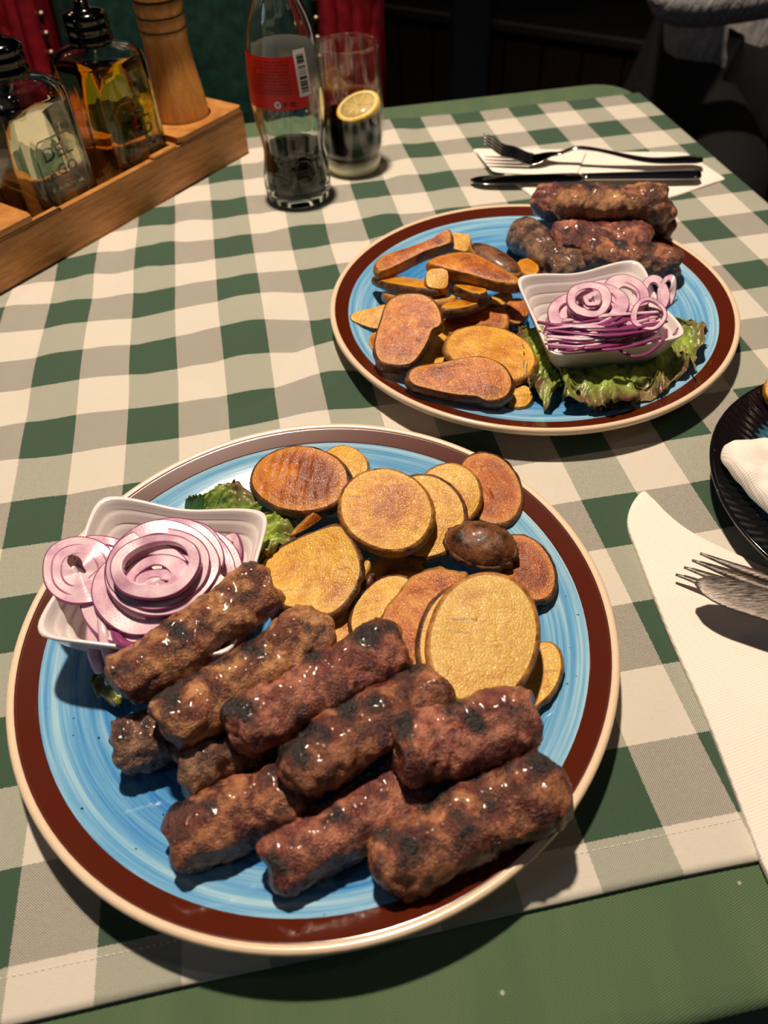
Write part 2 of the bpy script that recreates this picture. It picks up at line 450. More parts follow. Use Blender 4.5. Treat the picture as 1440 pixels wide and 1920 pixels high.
MT['floor'] = wood_mat('dark_floor', (12, 8, 7), (22, 15, 12), (1, 6, 1), .4)
MT['wall'] = plain('dark_wall', (14, 13, 14), .6)
struct('floor', *box(-3, 3, -1.5, 3.6, ZF - .05, ZF), MT['floor'])
struct('wall_back', *box(-3, 3, 3.6, 3.7, ZF, 2.0), MT['wall'])
struct('wall_right', *box(3.0, 3.1, -1.5, 3.6, ZF, 2.0), MT['wall'])
struct('wall_left', *box(-3.1, -3.0, -1.5, 3.6, ZF, 2.0), MT['wall'])
struct('baseboard_back', *box(-3, 3, 3.575, 3.6, ZF, ZF + .12), MT['dark_wood'])
MT['navy'] = plain('dark_blue_paint', (18, 26, 38), .5)
_p = at_y(882, 60, 2.3)
struct('trim_1', *box(_p.x - .05, _p.x + .05, 2.27, 2.37, ZF, 2.0, bev=.005), MT['navy'])

# panelled bench along the right, far side: boards in front, ledge on top
b0 = at(985, 42, -.30); b1 = at(1440, 106, -.30); bd = (b1 - b0).normalized(); bn = V3((-bd.y, bd.x, 0))
bench = empty('wall_bench', (b0.x, b0.y, ZF), 'dark panelled wooden bench in the shadow beyond the table', 'bench')
Rb = Matrix(((bd.x, bn.x, 0), (bd.y, bn.y, 0), (0, 0, 1)))
blen = (b1 - b0).length + .9
MT['ledge'] = plain('worn_ledge', (34, 31, 31), .4)
mk('seat_ledge', *box(-.5, blen, -.015, .42, -.028 + ZF + .45 - 0, ZF + .45, Rb, (b0.x, b0.y, 0), .006), MT['ledge'], bench, smooth=False)
for k in range(int((blen + .5) / .11)):
    mk('front_board', *box(-.5 + k * .11 + .003, -.5 + k * .11 + .107, 0.01, .03, ZF + .02, ZF + .42, Rb, (b0.x, b0.y, 0), .003), MT['dark_wood'], bench, smooth=False)
mk('base', *box(-.5, blen, .03, .42, ZF, ZF + .42, Rb, (b0.x, b0.y, 0)), MT['dark_wood'], bench, smooth=False)

# ------------------------------------------------------------------ table and green cloth
TA = math.radians(8.42); E1 = V3((math.cos(TA), math.sin(TA), 0)); E2 = V3((-math.sin(TA), math.cos(TA), 0))
RTB = Matrix(((E1.x, E2.x, 0), (E1.y, E2.y, 0), (0, 0, 1)))
TX0, TX1, TY0, TY1 = -.78, .4235, .033, .878
tbl = empty('table', (-.15, .45, ZF), 'dark wooden restaurant table under the green cloth', 'table')
mk('tabletop', *box(TX0 + .006, TX1 - .006, TY0 + .006, TY1 - .006, -.034, -.004, RTB, (0, 0, 0), .004), MT['dark_wood'], tbl, smooth=False)
for sx in (TX0 + .06, TX1 - .12):
    for sy in (TY0 + .06, TY1 - .12):
        mk('leg', *box(sx, sx + .06, sy, sy + .06, ZF, -.034, RTB, (0, 0, 0), .004), MT['dark_wood'], tbl, smooth=False)


def cloth_over():
    """rounded rectangle sheet: rings from the centre out, over the edge and down in soft folds"""
    cx, cy = (TX0 + TX1) / 2, (TY0 + TY1) / 2; hx, hy = (TX1 - TX0) / 2, (TY1 - TY0) / 2
    N = 360; V, F = [], []; rc = .035
    out = []
    for k in range(N):
        t = 4 * k / N; s = int(t); f = t - s
        c = [(-1, -1), (1, -1), (1, 1), (-1, 1)]; a, b = c[s], c[(s + 1) % 4]
        p = V3(((a[0] + (b[0] - a[0]) * f) * hx, (a[1] + (b[1] - a[1]) * f) * hy, 0))
        q = V3((max(-hx + rc, min(hx - rc, p.x)), max(-hy + rc, min(hy - rc, p.y)), 0)); d = p - q
        nrm = d.normalized() if d.length > 1e-9 else V3((0, 0, 0))
        out.append((q + nrm * rc, nrm, t))
    rings = [(.15, 0, 0), (.4, 0, 0), (.7, 0, 0), (.9, 0, 0), (1, -.006, 0), (1, 0.0, 0), (1, .003, -.0012), (1, .0045, -.006), (1, .0055, -.03), (1, .010, -.08), (1, .016, -.15), (1, .02, -.2)]
    for (sc, o, z) in rings:
        for k, (p, n, t) in enumerate(out):
            w = 0
            if z < -.02: w = math.sin(t * 19 + math.sin(t * 7) * 2) * .10 * (-z - .02)
            q = p * sc + n * (o + w); q = V3((q.x + cx, q.y + cy, z))
            wp = RTB @ q
            if z == 0: wp.z = 0.0006 * max(0, nz(wp, 14, 3)) if sc < 1 else 0
            V.append(tuple(wp))
    V.append(tuple(RTB @ V3((cx, cy, 0))))
    for i in range(len(rings) - 1):
        for k in range(N):
            a = i * N + k; b = i * N + (k + 1) % N; F.append((a, b, b + N, a + N))
    for k in range(N): F.append((len(V) - 1, (k + 1) % N, k))
    o = mk('tablecloth', V, F, MT['green'], origin=(-.15, .45, 0))
    tag(o, 'plain green tablecloth covering the table and hanging over its edges', 'tablecloth')


cloth_over()

# ------------------------------------------------------------------ checked runner cloth
GO = V3((.1378, .1153, 0)); SX, SY = .0322, .0356


def cloth_z(p):
    x, y = p.x, p.y
    m = max(0, min(1, (.06 - x) / .10)) * max(0, min(1, (y - .26) / .14)) + .55 * max(0, min(1, (y - .38) / .1)) * max(0, min(1, (.12 - x) / .08))
    s = V3((x * math.cos(.5) + y * math.sin(.5), y * .35, 0))
    w = abs(mn.noise(V3((x * 17 + 2.0, y * 7, 3.1)))) * .009 + max(0, mn.noise(V3((x * 32 - y * 6, y * 9 + 4, 8.8)))) * .004
    for (cx, cy, r0, r1) in ((-.0355, .207, .088, .125), (.1099, .4683, .088, .12), (-.061, .687, .03, .055), (-.0104, .741, .03, .05), (.2789, .2735, .06, .09)):
        m *= max(0, min(1, (math.hypot(x - cx, y - cy) - r0) / (r1 - r0)))
    q = (V3((x, y, 0)) - V3((-.2929, .5437, 0))).dot(V3((.8086, -.5883, 0)))
    m *= max(0, min(1, (q + .0) / .03))
    return .0014 + min(1, m) * w


def grid_cloth():
    i0, i1, j0, j1 = -18.0, 8.6, .47, 21.78
    nu, nv = 300, 250; V, F, uv = [], [], []
    for a in range(nu):
        for b in range(nv):
            i = i0 + (i1 - i0) * a / (nu - 1); j = j0 + (j1 - j0) * b / (nv - 1)
            wob = .05 * mn.noise(V3((i * .5, j * .35, 1.5))); wob2 = .05 * mn.noise(V3((i * .35, j * .5, 7.5)))
            p = GO + E1 * (i + wob) * SX + E2 * (j - 1 + wob2) * SY
            p.z = cloth_z(p); V.append(tuple(p)); uv.append((i, j))
    F = grid_faces(nu, nv)
    o = mk('checked_cloth', V, F, MT['gingham'], origin=(-.1, .45, 0.0014), uv=uv)
    so = o.modifiers.new('thickness', 'SOLIDIFY'); so.thickness = .0011; so.offset = -1
    tag(o, 'green and white checked cotton cloth laid over the green tablecloth', 'tablecloth')
    # sewn hem: the second ply folded over along the near edge
    V, F, uv = [], [], []; nu = 300
    for a in range(nu):
        for (j, dz) in ((.465, -.0006), (.462, .0004), (.48, .0009), (.74, .0010), (.985, .0009), (1.0, .0001)):
            i = i0 + (i1 - i0) * a / (nu - 1)
            wob = .05 * mn.noise(V3((i * .5, j * .35, 1.5))); wob2 = .05 * mn.noise(V3((i * .35, j * .5, 7.5)))
            p = GO + E1 * (i + wob) * SX + E2 * (j - 1 + wob2) * SY; p.z = .0014 + dz; V.append(tuple(p)); uv.append((i, j))
    mk('hem', V, grid_faces(nu, 6), MT['gingham'], o, uv=uv)
    sV, sF = [], []
    for k in range(330):
        i = i0 + .02 + k * .08
        if i > i1 - .1: break
        a = GO + E1 * i * SX + E2 * (-.09) * SY; b = a + E1 * .045 * SX; a.z = b.z = .0026
        sV, sF = join((sV, sF), tube([a, b], .00022, 4))
    st = mk('hem_stitching', sV, sF, MT['napkin'], o); st['kind'] = 'stuff'


grid_cloth()

# ------------------------------------------------------------------ plates
P1 = V3((-.0355, .2070, 0)); P2 = V3((.1099, .4683, 0)); RP = .140; ZT = .0018


def pz(r):
    # slope grows to .27 at r = 11.3 cm, to .42 at 12.7 cm, then stays
    z = 0.0; P = ((.058, 0), (.113, .275), (.127, .38), (.150, .40))
    for (ra, sa), (rb, sb) in zip(P, P[1:]):
        if r > ra: q = min(r, rb); sq = sa + (sb - sa) * (q - ra) / (rb - ra); z += (q - ra) * (sa + sq) / 2
    return ZT + .0045 + z
def plate_z(p):
    for c in (P1, P2):
        r = math.hypot(p.x - c.x, p.y - c.y)
        if r < RP: return pz(r)
    return 0.002


def plate(c, label):
    t = empty('dinner_plate', (c.x, c.y, ZT), label, 'plate', 'blue plates with brown rims')
    z = lambda r: pz(r) - ZT
    prof = [(0.0001, z(0))] + [(r / 1000, z(r / 1000)) for r in range(8, 128, 4)] + [(.1275, z(.1275))]
    mk('glazed_well', *lathe([(r, h) for r, h in prof], 128, (c.x, c.y, ZT)), MT['glaze'], t)
    mk('brown_band', *lathe([(.1272, z(.1272))] + [(q / 10000, z(q / 10000) + .0002) for q in (1273, 1276, 1284, 1310, 1335, 1352, 1360)] + [(.1364, z(.1364))], 128, (c.x, c.y, ZT)), MT['brown_glaze'], t)
    zr = z(.1365)
    mk('cream_rim', *lathe([(.1363, z(.1363)), (.1375, zr + .0006), (.1390, zr + .0007), (.1399, zr - .0003), (.1400, zr - .0022), (.1388, zr - .0042), (.125, .0115), (.105, .0055), (.09, .0022), (.088, 0), (.083, 0), (.081, .0024), (0.0001, .003)], 128, (c.x, c.y, ZT)), MT['cream_glaze'], t)
    return t


plate(P1, 'large blue plate with brown rim in the foreground, loaded with ten meat rolls')
plate(P2, 'large blue plate with brown rim further back, near the glass and far cutlery')


# ------------------------------------------------------------------ meat rolls
def sausage(a, b, r, mat, label, group, seed, za, zb, amp=1.0):
    A = at(a[0], a[1], za); B = at(b[0], b[1], zb); L = (B - A).length; t = (B - A).normalized()
    s = t.cross(V3((0, 0, 1))).normalized(); u = s.cross(t)
    NU, NV = 104, 56; V = []; CH = []
    bend = (nz((seed, 0, 0), 1.3) * .0035); rot = seed * 1.7
    for i in range(NU):
        f = i / (NU - 1); x = -math.cos(f * PI)       # dense near the ends
        k = max(0.0, 1 - abs(x) ** 16) ** .5
        w = 1 + .07 * mn.noise(V3((x * 2.4 + seed * 3, seed, 0)))
        for j in range(NV):
            th = 2 * PI * j / NV
            sq = (abs(math.cos(th + .3)) ** 2.6 + abs(math.sin(th + .3)) ** 2.6) ** (-1 / 2.6)
            rr = r * k * w * (.55 * sq + .45)
            px, py, p3 = x * L / 2, rr * math.cos(th), rr * math.sin(th) + bend * (1 - x * x) * (1 if i else 1)
            q = (px, py, p3)
            d = .0026 * nz(q, 62, seed) + .0018 * (.35 - abs(nz(q, 115, seed + 5))) + .0008 * nz(q, 300, seed + 9) + .0004 * nz(q, 700, seed)
            d *= amp * (1 if k > .2 else .4)
            dirv = V3((0.6 * x ** 5, math.cos(th) * (.25 + k), math.sin(th) * (.25 + k))); dirv.normalize()
            q = V3(q) + dirv * d
            # ends: ragged, slightly cupped
            q.x += (.0045 * nz((py, p3, x * .02), 110, seed + 2) - .0012 * x * (1 - k) ) * max(0, abs(x) - .8) * 5
            V.append((q.x, q.y, q.z))
            side = max(abs(math.sin(th - .5)), .25) ** 1.5            # browned hardest on the two griddled faces
            CH.append(max(0, .10 + side * (.95 * (mn.noise(V3((x * 3.6 + seed * 4.1, th if False else math.cos(th) * .9, math.sin(th) * .9 + seed))) + .25)) + .35 * nz(q, 95, seed + 3) - .25 * (abs(x) > .97)))
    F = []
    for i in range(NU - 1):
        for j in range(NV):
            a0 = i * NV + j; b0_ = i * NV + (j + 1) % NV; F.append((a0, b0_, b0_ + NV, a0 + NV))
    me = bpy.data.meshes.new('meat_roll'); me.from_pydata(V, [], F); me.polygons.foreach_set('use_smooth', [True] * len(me.polygons)); me.materials.append(MT[mat])
    me.attributes.new('char', 'FLOAT', 'POINT').data.foreach_set('value', CH)
    o = bpy.data.objects.new('meat_roll', me); C.objects.link(o)
    o.matrix_world = Matrix(((t.x, s.x, u.x, (A.x + B.x) / 2), (t.y, s.y, u.y, (A.y + B.y) / 2), (t.z, s.z, u.z, (A.z + B.z) / 2), (0, 0, 0, 1)))
    return tag(o, label, 'meat roll', group)


G1 = 'grilled meat rolls on the foreground plate'; G2 = 'grilled meat rolls on the far plate'
for k, (a, b, r, mt, za, zb, lb) in enumerate([
    ((212, 1292), (516, 1088), .0128, 'meat_a', .039, .046, 'browned meat roll with round char spots lying against the onion bowl'),
    ((300, 1372), (616, 1172), .0128, 'meat_a', .037, .041, 'glossy tan meat roll second from the onion bowl in the upper row'),
    ((434, 1378), (758, 1200), .0126, 'meat_c', .038, .042, 'reddish meat roll in the middle of the upper row, charred along its top'),
    ((536, 1462), (826, 1282), .0126, 'meat_b', .039, .038, 'dark glossy meat roll in the upper row, just above the hollow in the pile'),
    ((728, 1414), (1000, 1345), .0140, 'meat_c', .041, .036, 'thick lumpy meat roll with a round pink end touching the large potato oval'),
    ((212, 1412), (430, 1330), .0122, 'meat_d', .0215, .021, 'greyish meat roll end poking out lowest on the left of the pile'),
    ((330, 1458), (560, 1340), .0118, 'meat_d', .021, .021, 'short grey brown meat roll end tucked between two layers of the pile'),
    ((316, 1588), (590, 1462), .0132, 'meat_b', .0215, .0215, 'dark charred meat roll nearest the left front of the plate'),
    ((502, 1638), (800, 1470), .0124, 'meat_c', .0215, .0225, 'red brown meat roll at the front centre, narrow end pointing at the rim'),
    ((700, 1636), (1058, 1462), .0138, 'meat_b', .0225, .032, 'long blackened meat roll at the front right, its end touching the brown rim'),
]): sausage(a, b, r, mt, lb, G1, k + 1, za, zb, 1.15)
for k, (a, b, r, mt, za, zb, lb) in enumerate([
    ((998, 372), (1262, 408), .0127, 'meat_c', .040, .034, 'far plate meat roll at the very back, pinkish end showing behind the top one'),
    ((1046, 385), (1256, 382), .0128, 'meat_a', .049, .049, 'far plate meat roll on top of the pile, tan with char patches'),
    ((1028, 452), (1220, 452), .0122, 'meat_c', .031, .031, 'far plate meat roll in the middle of the pile under the top one'),
    ((968, 432), (1052, 500), .0128, 'meat_d', .023, .021, 'far plate meat roll on the left side, its end facing the potatoes'),
    ((1084, 476), (1276, 500), .0128, 'meat_b', .028, .025, 'far plate meat roll in front, just behind the corner of the onion bowl'),
    ((1022, 507), (1130, 486), .0112, 'meat_d', .0215, .0215, 'far plate meat roll stub peeping over the back of the onion bowl'),
    ((1130, 428), (1262, 428), .0120, 'meat_b', .0225, .0225, 'far plate dark meat roll in the shade under the right end of the pile'),
]): sausage(a, b, r, mt, lb, G2, k + 21, za, zb)


# ------------------------------------------------------------------ potato slices
def ell(cx, cy, a, b, rot, n=20, sq=2.0, seed=0, wob=.03):
    out = []; c, s = math.cos(math.radians(rot)), math.sin(math.radians(rot))
    for k in range(n):
        t = 2 * PI * k / n; m = (abs(math.cos(t)) ** sq + abs(math.sin(t)) ** sq) ** (-1 / sq)
        m *= 1 + wob * mn.noise(V3((math.cos(t) * 1.4, math.sin(t) * 1.4, seed * 3.3)))
        x, y = a * m * math.cos(t), b * m * math.sin(t); out.append((cx + x * c - y * s, cy + x * s + y * c))
    return out


def slab(name, px, z, n, thick, mats, label, cat, group, seed=0, dome=.0008, warp=.0012, ridge=0.0, ridge_dir=0.0, rough=.0003, skin_w=.93, parts=True, N=84, bulge=.0008, crown=0.0):
    n = V3(n).normalized(); cx = sum(p[0] for p in px) / len(px); cy = sum(p[1] for p in px) / len(px)
    P = at(cx, cy, z); pts = catmull([on_plane(x, y, P, n) for x, y in px], N, True)
    c = sum(pts, V3((0, 0, 0))) / N; e1 = n.cross(V3((0, 1, 0)));
    if e1.length < .1: e1 = n.cross(V3((1, 0, 0)))
    e1.normalize(); e2 = n.cross(e1); rd = V3((math.cos(ridge_dir), math.sin(ridge_dir)))
    R0 = sum((p - c).length for p in pts) / N
    def top(rho, p):
        d = p - c; lx, ly = d.dot(e1), d.dot(e2)
        h = dome * (1 - rho ** 2) + warp * (lx * ly / R0 ** 2) + .0006 * nz((lx, ly, 0), 40, seed) + rough * .6 * nz((lx, ly, 0), 230, seed + 4)
        h += crown * max(0, 1 - rho ** 3)
        if ridge: h -= ridge * max(0, math.sin((lx * rd.x + ly * rd.y) * 2 * PI / .0058 + 2.5 * mn.noise(V3((lx * 60, ly * 60, seed))))) ** 3 * (1 - rho ** 6) * min(1, max(.1, .6 + 2.2 * mn.noise(V3((lx * 110, ly * 110, seed + 3)))))
        return h
    low = lambda rho, p: top(rho, p) - crown * max(0, 1 - rho ** 3) - thick - dome * .5 * (1 - rho ** 2)
    rr = [0.02] + [.06 * q for q in range(1, 15)] + [.885, skin_w]
    V, F = [], []
    for k in range(N):
        for rho in rr:
            p = c + (pts[k] - c) * rho; V.append(p + n * top(rho, p))
    m = len(rr); V.append(c + n * top(0, c)); F = grid_faces(N, m, True)
    F += [(len(V) - 1, ((k + 1) % N) * m, k * m) for k in range(N)]
    k0 = len(V); rb = [.05, .5, skin_w]
    for k in range(N):
        for rho in rb:
            p = c + (pts[k] - c) * rho; V.append(p + n * low(rho, p))
    F += [tuple(reversed(f)) for f in grid_faces(N, 3, True, k0)]; F.append(tuple(k0 + k * 3 for k in range(N)))
    # skin band wrapped around the cut edge
    S = []
    for k in range(N):
        q = (pts[k] - c); L = q.length; dn = q / L; jag = rough * 2 * mn.noise(V3((k * .35, seed, 2)))
        def at_r(f, ext, hh): p = c + q * f; return p + dn * (ext + jag) + n * hh
        tp = top(skin_w, c + q * skin_w); bt = low(skin_w, c + q * skin_w)
        S += [at_r(skin_w, 0, tp) - dn * jag, at_r(.975, 0, tp + .0001 - .12 * thick * .5), at_r(1, 0, tp - .2 * thick), at_r(1, bulge, tp - .45 * thick), at_r(1, bulge * .6, tp - .75 * thick), at_r(.985, 0, bt + .1 * thick), at_r(skin_w, 0, bt) - dn * jag]
    SF = grid_faces(N, 7, True)
    base = V3((c.x, c.y, min(min(v.z for v in V), min(v.z for v in S))))
    if parts:
        t = empty(name, base, label, cat, group)
        fo = mk('flesh', V, F, MT[mats[0]], t); fo.data.attributes.new('rho', 'FLOAT', 'POINT').data.foreach_set('value', rr * N + [0.0] + rb * N); mk('skin', S, SF, MT[mats[1]], t)
        return t
    VV, FF = join((V, F), (S, SF)); o = mk(name, VV, FF, MT[mats[0]], origin=base); return tag(o, label, cat, group)


GP1 = 'fried potato slices on the foreground plate'; GP2 = 'fried potato pieces on the far plate'
U = (0, -.22, 1)
i = 0
S1 = [
    # outline, z, normal, thickness, material, skin, label, extras
    (ell(648, 868, 45, 33, 20), .019, (0, -.1, 1), .005, 'pot_y', 'skin', 'small pale potato slice half hidden behind the ridged brown one', {}),
    (ell(918, 916, 75, 58, 58), .021, (-.15, -.15, 1), .0045, 'pot_r', 'skin_d', 'rust coloured ridged potato slice overhanging the back right rim', dict(ridge=.0012, ridge_dir=.3)),
    (ell(843, 925, 62, 58, 20), .0255, (-.05, -.25, 1), .0045, 'pot_y', 'skin', 'yellow potato slice in front of the rust coloured one', {}),
    (ell(793, 968, 84, 80, 35), .031, (-.05, -.25, 1), .0045, 'pot_y', 'skin_d', 'golden potato slice directly behind the big round one in the middle', {}),
    (ell(740, 1080, 66, 42, 0), .0155, (0, 0, 1), .004, 'pot_g', 'skin_d', 'shaded potato slice at the bottom of the pile below the big round one', {}),
    (ell(1000, 1268, 74, 46, -58), .019, (-.1, 0, 1), .0045, 'pot_y', 'skin', 'small potato slice peeping out to the right under the large oval', {}),
    (ell(985, 1064, 72, 50, 52), .0225, (-.12, -.1, 1), .004, 'pot_r', 'skin_d', 'brown wrinkled potato slice at the right behind the charred end piece', dict(warp=.003)),
    (ell(645, 1180, 44, 34, -20), .018, (0, 0, 1), .005, 'pot_g', 'skin', 'small potato piece under the edge of the yellow curved slice near the meat', {}),
    (ell(662, 1128, 34, 24, -50), .0165, (0, 0, 1), .004, 'pot_y', 'skin', 'tiny potato sliver in the gap beside the garlic piece', {}),
    (ell(722, 1148, 80, 58, -52), .0245, (-.05, -.1, 1), .0045, 'pot_y', 'skin_d', 'potato slice with a pale rim left of the crinkled brown one', {}),
    ([(708, 1190), (716, 1150), (745, 1110), (775, 1078), (815, 1064), (855, 1072), (878, 1082), (868, 1120), (840, 1165), (820, 1225), (800, 1262), (765, 1255), (730, 1225)], .030, (-.08, -.2, 1), .005, 'pot_r', 'skin', 'crinkled orange brown potato slice leaning under the large oval', dict(warp=.003, rough=.0007)),
    (ell(884, 1204, 122, 102, -80), .034, (0, -.12, 1), .0045, 'pot_y', 'skin_d', 'oval potato slice almost covered by the large pale oval on top', {}),
    (ell(906, 1199, 131, 104, -77, seed=4), .0405, (.02, -.12, 1), .0048, 'pot_p', 'skin', 'largest pale yellow oval potato slice at the front of the pile', dict(dome=.0004, rough=.00015)),
    ([(482, 1058), (505, 1028), (560, 1002), (632, 984), (655, 1002), (676, 1040), (679, 1075), (664, 1108), (640, 1138), (608, 1156), (570, 1145), (530, 1140), (505, 1105)], .030, (-.12, -.12, 1), .0042, 'pot_y', 'skin_d', 'yellow curved potato slice between the lettuce and the meat rolls', dict(warp=.004, dome=-.001, rough=.0006)),
    (ell(622, 946, 92, 11, -38), .029, (.42, -.28, .55), .0042, 'pot_o', 'skin', 'thin potato slice leaning on edge under the ridged brown one', dict(warp=0, rough=.0002)),
    (ell(562, 898, 96, 64, 2, seed=2), .036, (-.12, -.18, 1), .0075, 'pot_o', 'skin_d', 'ridged deep brown potato slice at the back left beside the lettuce', dict(ridge=.0013, ridge_dir=-.2, dome=.0014)),
    (ell(724, 955, 92, 79, 22, seed=6), .041, (-.03, -.25, 1), .0075, 'pot_g', 'skin', 'big round golden potato slice in the middle of the plate', dict(dome=.0005)),
]
for k, (px, z, n, th, m1, m2, lb, ex) in enumerate(S1):
    slab('potato_slice', px, z, n, th, (m1, m2), lb, 'potato slice', GP1, k, **ex)
slab('potato_end', ell(902, 1023, 71, 43, 14), .0285, (-.08, -.2, 1), .004, ('crisp', 'skin_d'), 'charred domed potato end with glossy blistered skin right of the middle', 'potato slice', GP1, 33, crown=.007, rough=.0009, dome=.001)
slab('garlic_sliver', [(684, 1052), (692, 1048), (694, 1058), (687, 1078), (681, 1092), (677, 1085), (680, 1066)], .026, (0, -.2, 1), .0025, ('pot_p', 'pot_p'), 'pale garlic sliver in the gap between the potato slices', 'garlic', None, 3, parts=False, N=30)
slab('olive_piece', ell(693, 1092, 10, 17, 15), .024, (0, -.2, 1), .004, ('crisp', 'crisp'), 'small black shiny burnt scrap beside the garlic sliver', 'scrap', None, 5, parts=False, N=30, crown=.003)

S2 = [
    (ell(705, 640, 14, 18, 0), .016, (0, 0, 1), .007, 'pot_g', 'skin', 'small potato lump between the left stick and the kidney shaped slice', {}),
    ([(655, 597), (662, 585), (700, 576), (730, 571), (742, 585), (735, 612), (700, 616), (668, 606)], .020, (-.1, -.3, 1), .009, 'pot_y', 'skin_d', 'pointed potato stick reaching furthest toward the left rim', {}),
    (ell(805, 655, 44, 34, -20), .018, (0, 0, 1), .006, 'pot_y', 'skin', 'yellow potato slice seen between the kidney shaped slice and the round one', {}),
    (ell(892, 603, 64, 25, -6, sq=3), .021, (0, -.1, 1), .009, 'pot_o', 'skin', 'flat potato stick lying above the round slice near the lettuce', {}),
    (ell(968, 583, 24, 25, 0), .019, (.1, -.2, 1), .008, 'pot_r', 'skin_d', 'rusty potato piece touching the left side of the onion bowl', {}),
    (ell(938, 560, 24, 12, -15), .020, (0, -.2, 1), .006, 'pot_y', 'skin', 'short yellow potato stub in the middle of the pile near the bowl', {}),
    (ell(975, 722 + 22, 25, 20, -20), .016, (0, -.1, 1), .007, 'pot_y', 'skin', 'small yellow potato corner next to the lettuce at the front', {}),
    (ell(990, 500, 22, 15, 20), .021, (0, 0, 1), .006, 'pot_g', 'skin', 'small potato piece nearest the meat rolls behind the bowl corner', {}),
    (ell(788, 552, 72, 10, 3), .027, (0, .35, 1), .007, 'pot_g', 'skin', 'edge-on potato slice just above the kidney shaped slice', dict(warp=0)),
    (ell(763, 528, 66, 9, 9), .033, (0, .3, 1), .006, 'pot_g', 'skin_d', 'long thin potato slice on edge at the left of the pile', dict(warp=0)),
    (ell(874, 566, 50, 9, -12), .032, (0, .3, 1), .006, 'pot_g', 'skin_d', 'curved potato slice on edge right of the kidney shaped slice', dict(warp=0)),
    (ell(878, 534, 38, 12, 18), .037, (0, .2, 1), .007, 'pot_g', 'skin_d', 'short potato slice with dark skin under the long wedge', dict(warp=0)),
    (ell(820, 522, 22, 20, 0, sq=3.5), .043, (0, -.5, 1), .011, 'pot_y', 'pot_o', 'chunky yellow potato cube end facing the camera in mid pile', {}),
    (ell(861, 453, 22, 17, 10, sq=4), .034, (0, -.4, 1), .010, 'pot_y', 'pot_y', 'bright yellow potato chunk at the very back of the pile', {}),
    ([(700, 500), (716, 480), (770, 462), (812, 446), (840, 430), (848, 440), (845, 455), (800, 470), (750, 495), (712, 512)], .042, (-.1, -.2, 1), .009, 'pot_o', 'skin', 'long browned potato wedge lying along the back left of the pile', {}),
    ([(800, 488), (830, 475), (880, 472), (930, 496), (975, 520), (976, 530), (930, 528), (880, 515), (830, 502)], .047, (0, -.15, 1), .009, 'pot_o', 'skin', 'broad potato wedge across the top of the pile pointing at the bowl', {}),
    (ell(930, 484, 56, 17, 29), .043, (.05, -.1, 1), .008, 'crisp', 'skin', 'potato slice with glossy dark skin on top near the meat rolls', dict(crown=.003)),
    (ell(921, 661, 90, 50, 14), .027, (.02, -.15, 1), .006, 'pot_g', 'skin', 'round golden potato slice beside the lettuce on the far plate', dict(rough=.0005)),
    ([(700, 660), (702, 632), (712, 598), (722, 566), (742, 551), (772, 547), (800, 552), (822, 570), (831, 595), (828, 610), (813, 618), (804, 640), (790, 664), (770, 685), (738, 690), (710, 682)], .038, (-.08, -.3, 1), .009, 'pot_o', 'skin_d', 'kidney shaped potato slice with a pale spot, standing on the left', dict(rough=.0006)),
    ([(760, 702), (775, 685), (820, 678), (870, 669), (910, 668), (945, 684), (963, 708), (962, 732), (945, 748), (915, 752), (893, 744), (850, 741), (800, 731), (768, 720)], .030, (-.02, -.28, 1), .009, 'pot_o', 'skin_d', 'bean shaped browned potato slice at the near edge of the far plate', dict(rough=.0006)),
]
for k, (px, z, n, th, m1, m2, lb, ex) in enumerate(S2):
    slab('potato_piece', px, z, n, th, (m1, m2), lb, 'potato slice', GP2, k + 50, N=60, **ex)


# ------------------------------------------------------------------ bowls
def bowl(c, half, rot, z0, hgt, label, tilt=(0, 0)):
    base = V3((c[0], c[1], z0)); Rz = Matrix.Rotation(rot, 3, 'Z') @ Matrix.Rotation(tilt[0], 3, 'X') @ Matrix.Rotation(tilt[1], 3, 'Y')
    # (scale, height, blend of squareness)
    inner = [(.02, .06), (.3, .06), (.50, .065), (.60, .09), (.645, .14), (.66, .22), (.70, .26), (.72, .29), (.735, .40), (.77, .44), (.79, .47), (.805, .59), (.835, .63), (.855, .66), (.87, .78), (.90, .82), (.92, .85), (.935, .94), (.96, .985)]
    rim = [(.985, 1.0), (1.0, .985), (1.0, .955)]
    outer = [(.975, .90), (.92, .68), (.85, .46), (.77, .26), (.68, .12), (.58, .04), (.50, .0), (.46, .0), (.44, .03), (.02, .03)]
    seg = 128
    def mkp(levels):
        V = []
        for k in range(seg):
            t = 2 * PI * k / seg; cc = math.cos(4 * t)
            for (s, h) in levels:
                p = 3.0 + 7.0 * min(1, s) ** 2
                R = (abs(math.cos(t)) ** p + abs(math.sin(t)) ** p) ** (-1 / p)
                R *= 1 - .035 * s ** 3 * (1 + cc) / 2
                z = hgt * h * (1 + .12 * s ** 4 * (1 - cc) / 2 - .03 * s ** 4)
                V.append(base + Rz @ V3((half * s * R * math.cos(t), half * s * R * math.sin(t), z)))
        return V
    t = empty('sauce_bowl', base, label, 'bowl', 'white square bowls of onion')
    A = mkp(inner); FA = grid_faces(seg, len(inner), True); FA.append(tuple(k * len(inner) for k in range(seg)))
    mk('ribbed_inside', A, FA, MT['white_bowl'], t)
    B = mkp([inner[-1]] + rim + outer); n = 1 + len(rim) + len(outer); FB = grid_faces(seg, n, True); FB.append(tuple(k * n + n - 1 for k in range(seg))[::-1])
    mk('shell', B, FB, MT['white_bowl'], t)
    return t


bowl((-.1085, .2250), .0440, math.radians(-7), .0108, .031, 'white square bowl of onion rings on the foreground plate', (math.radians(-2), math.radians(5)))
bowl((.1440, .4230), .0430, math.radians(6), .0115, .031, 'white square bowl of onion shreds on the far plate', (math.radians(3), math.radians(-2)))


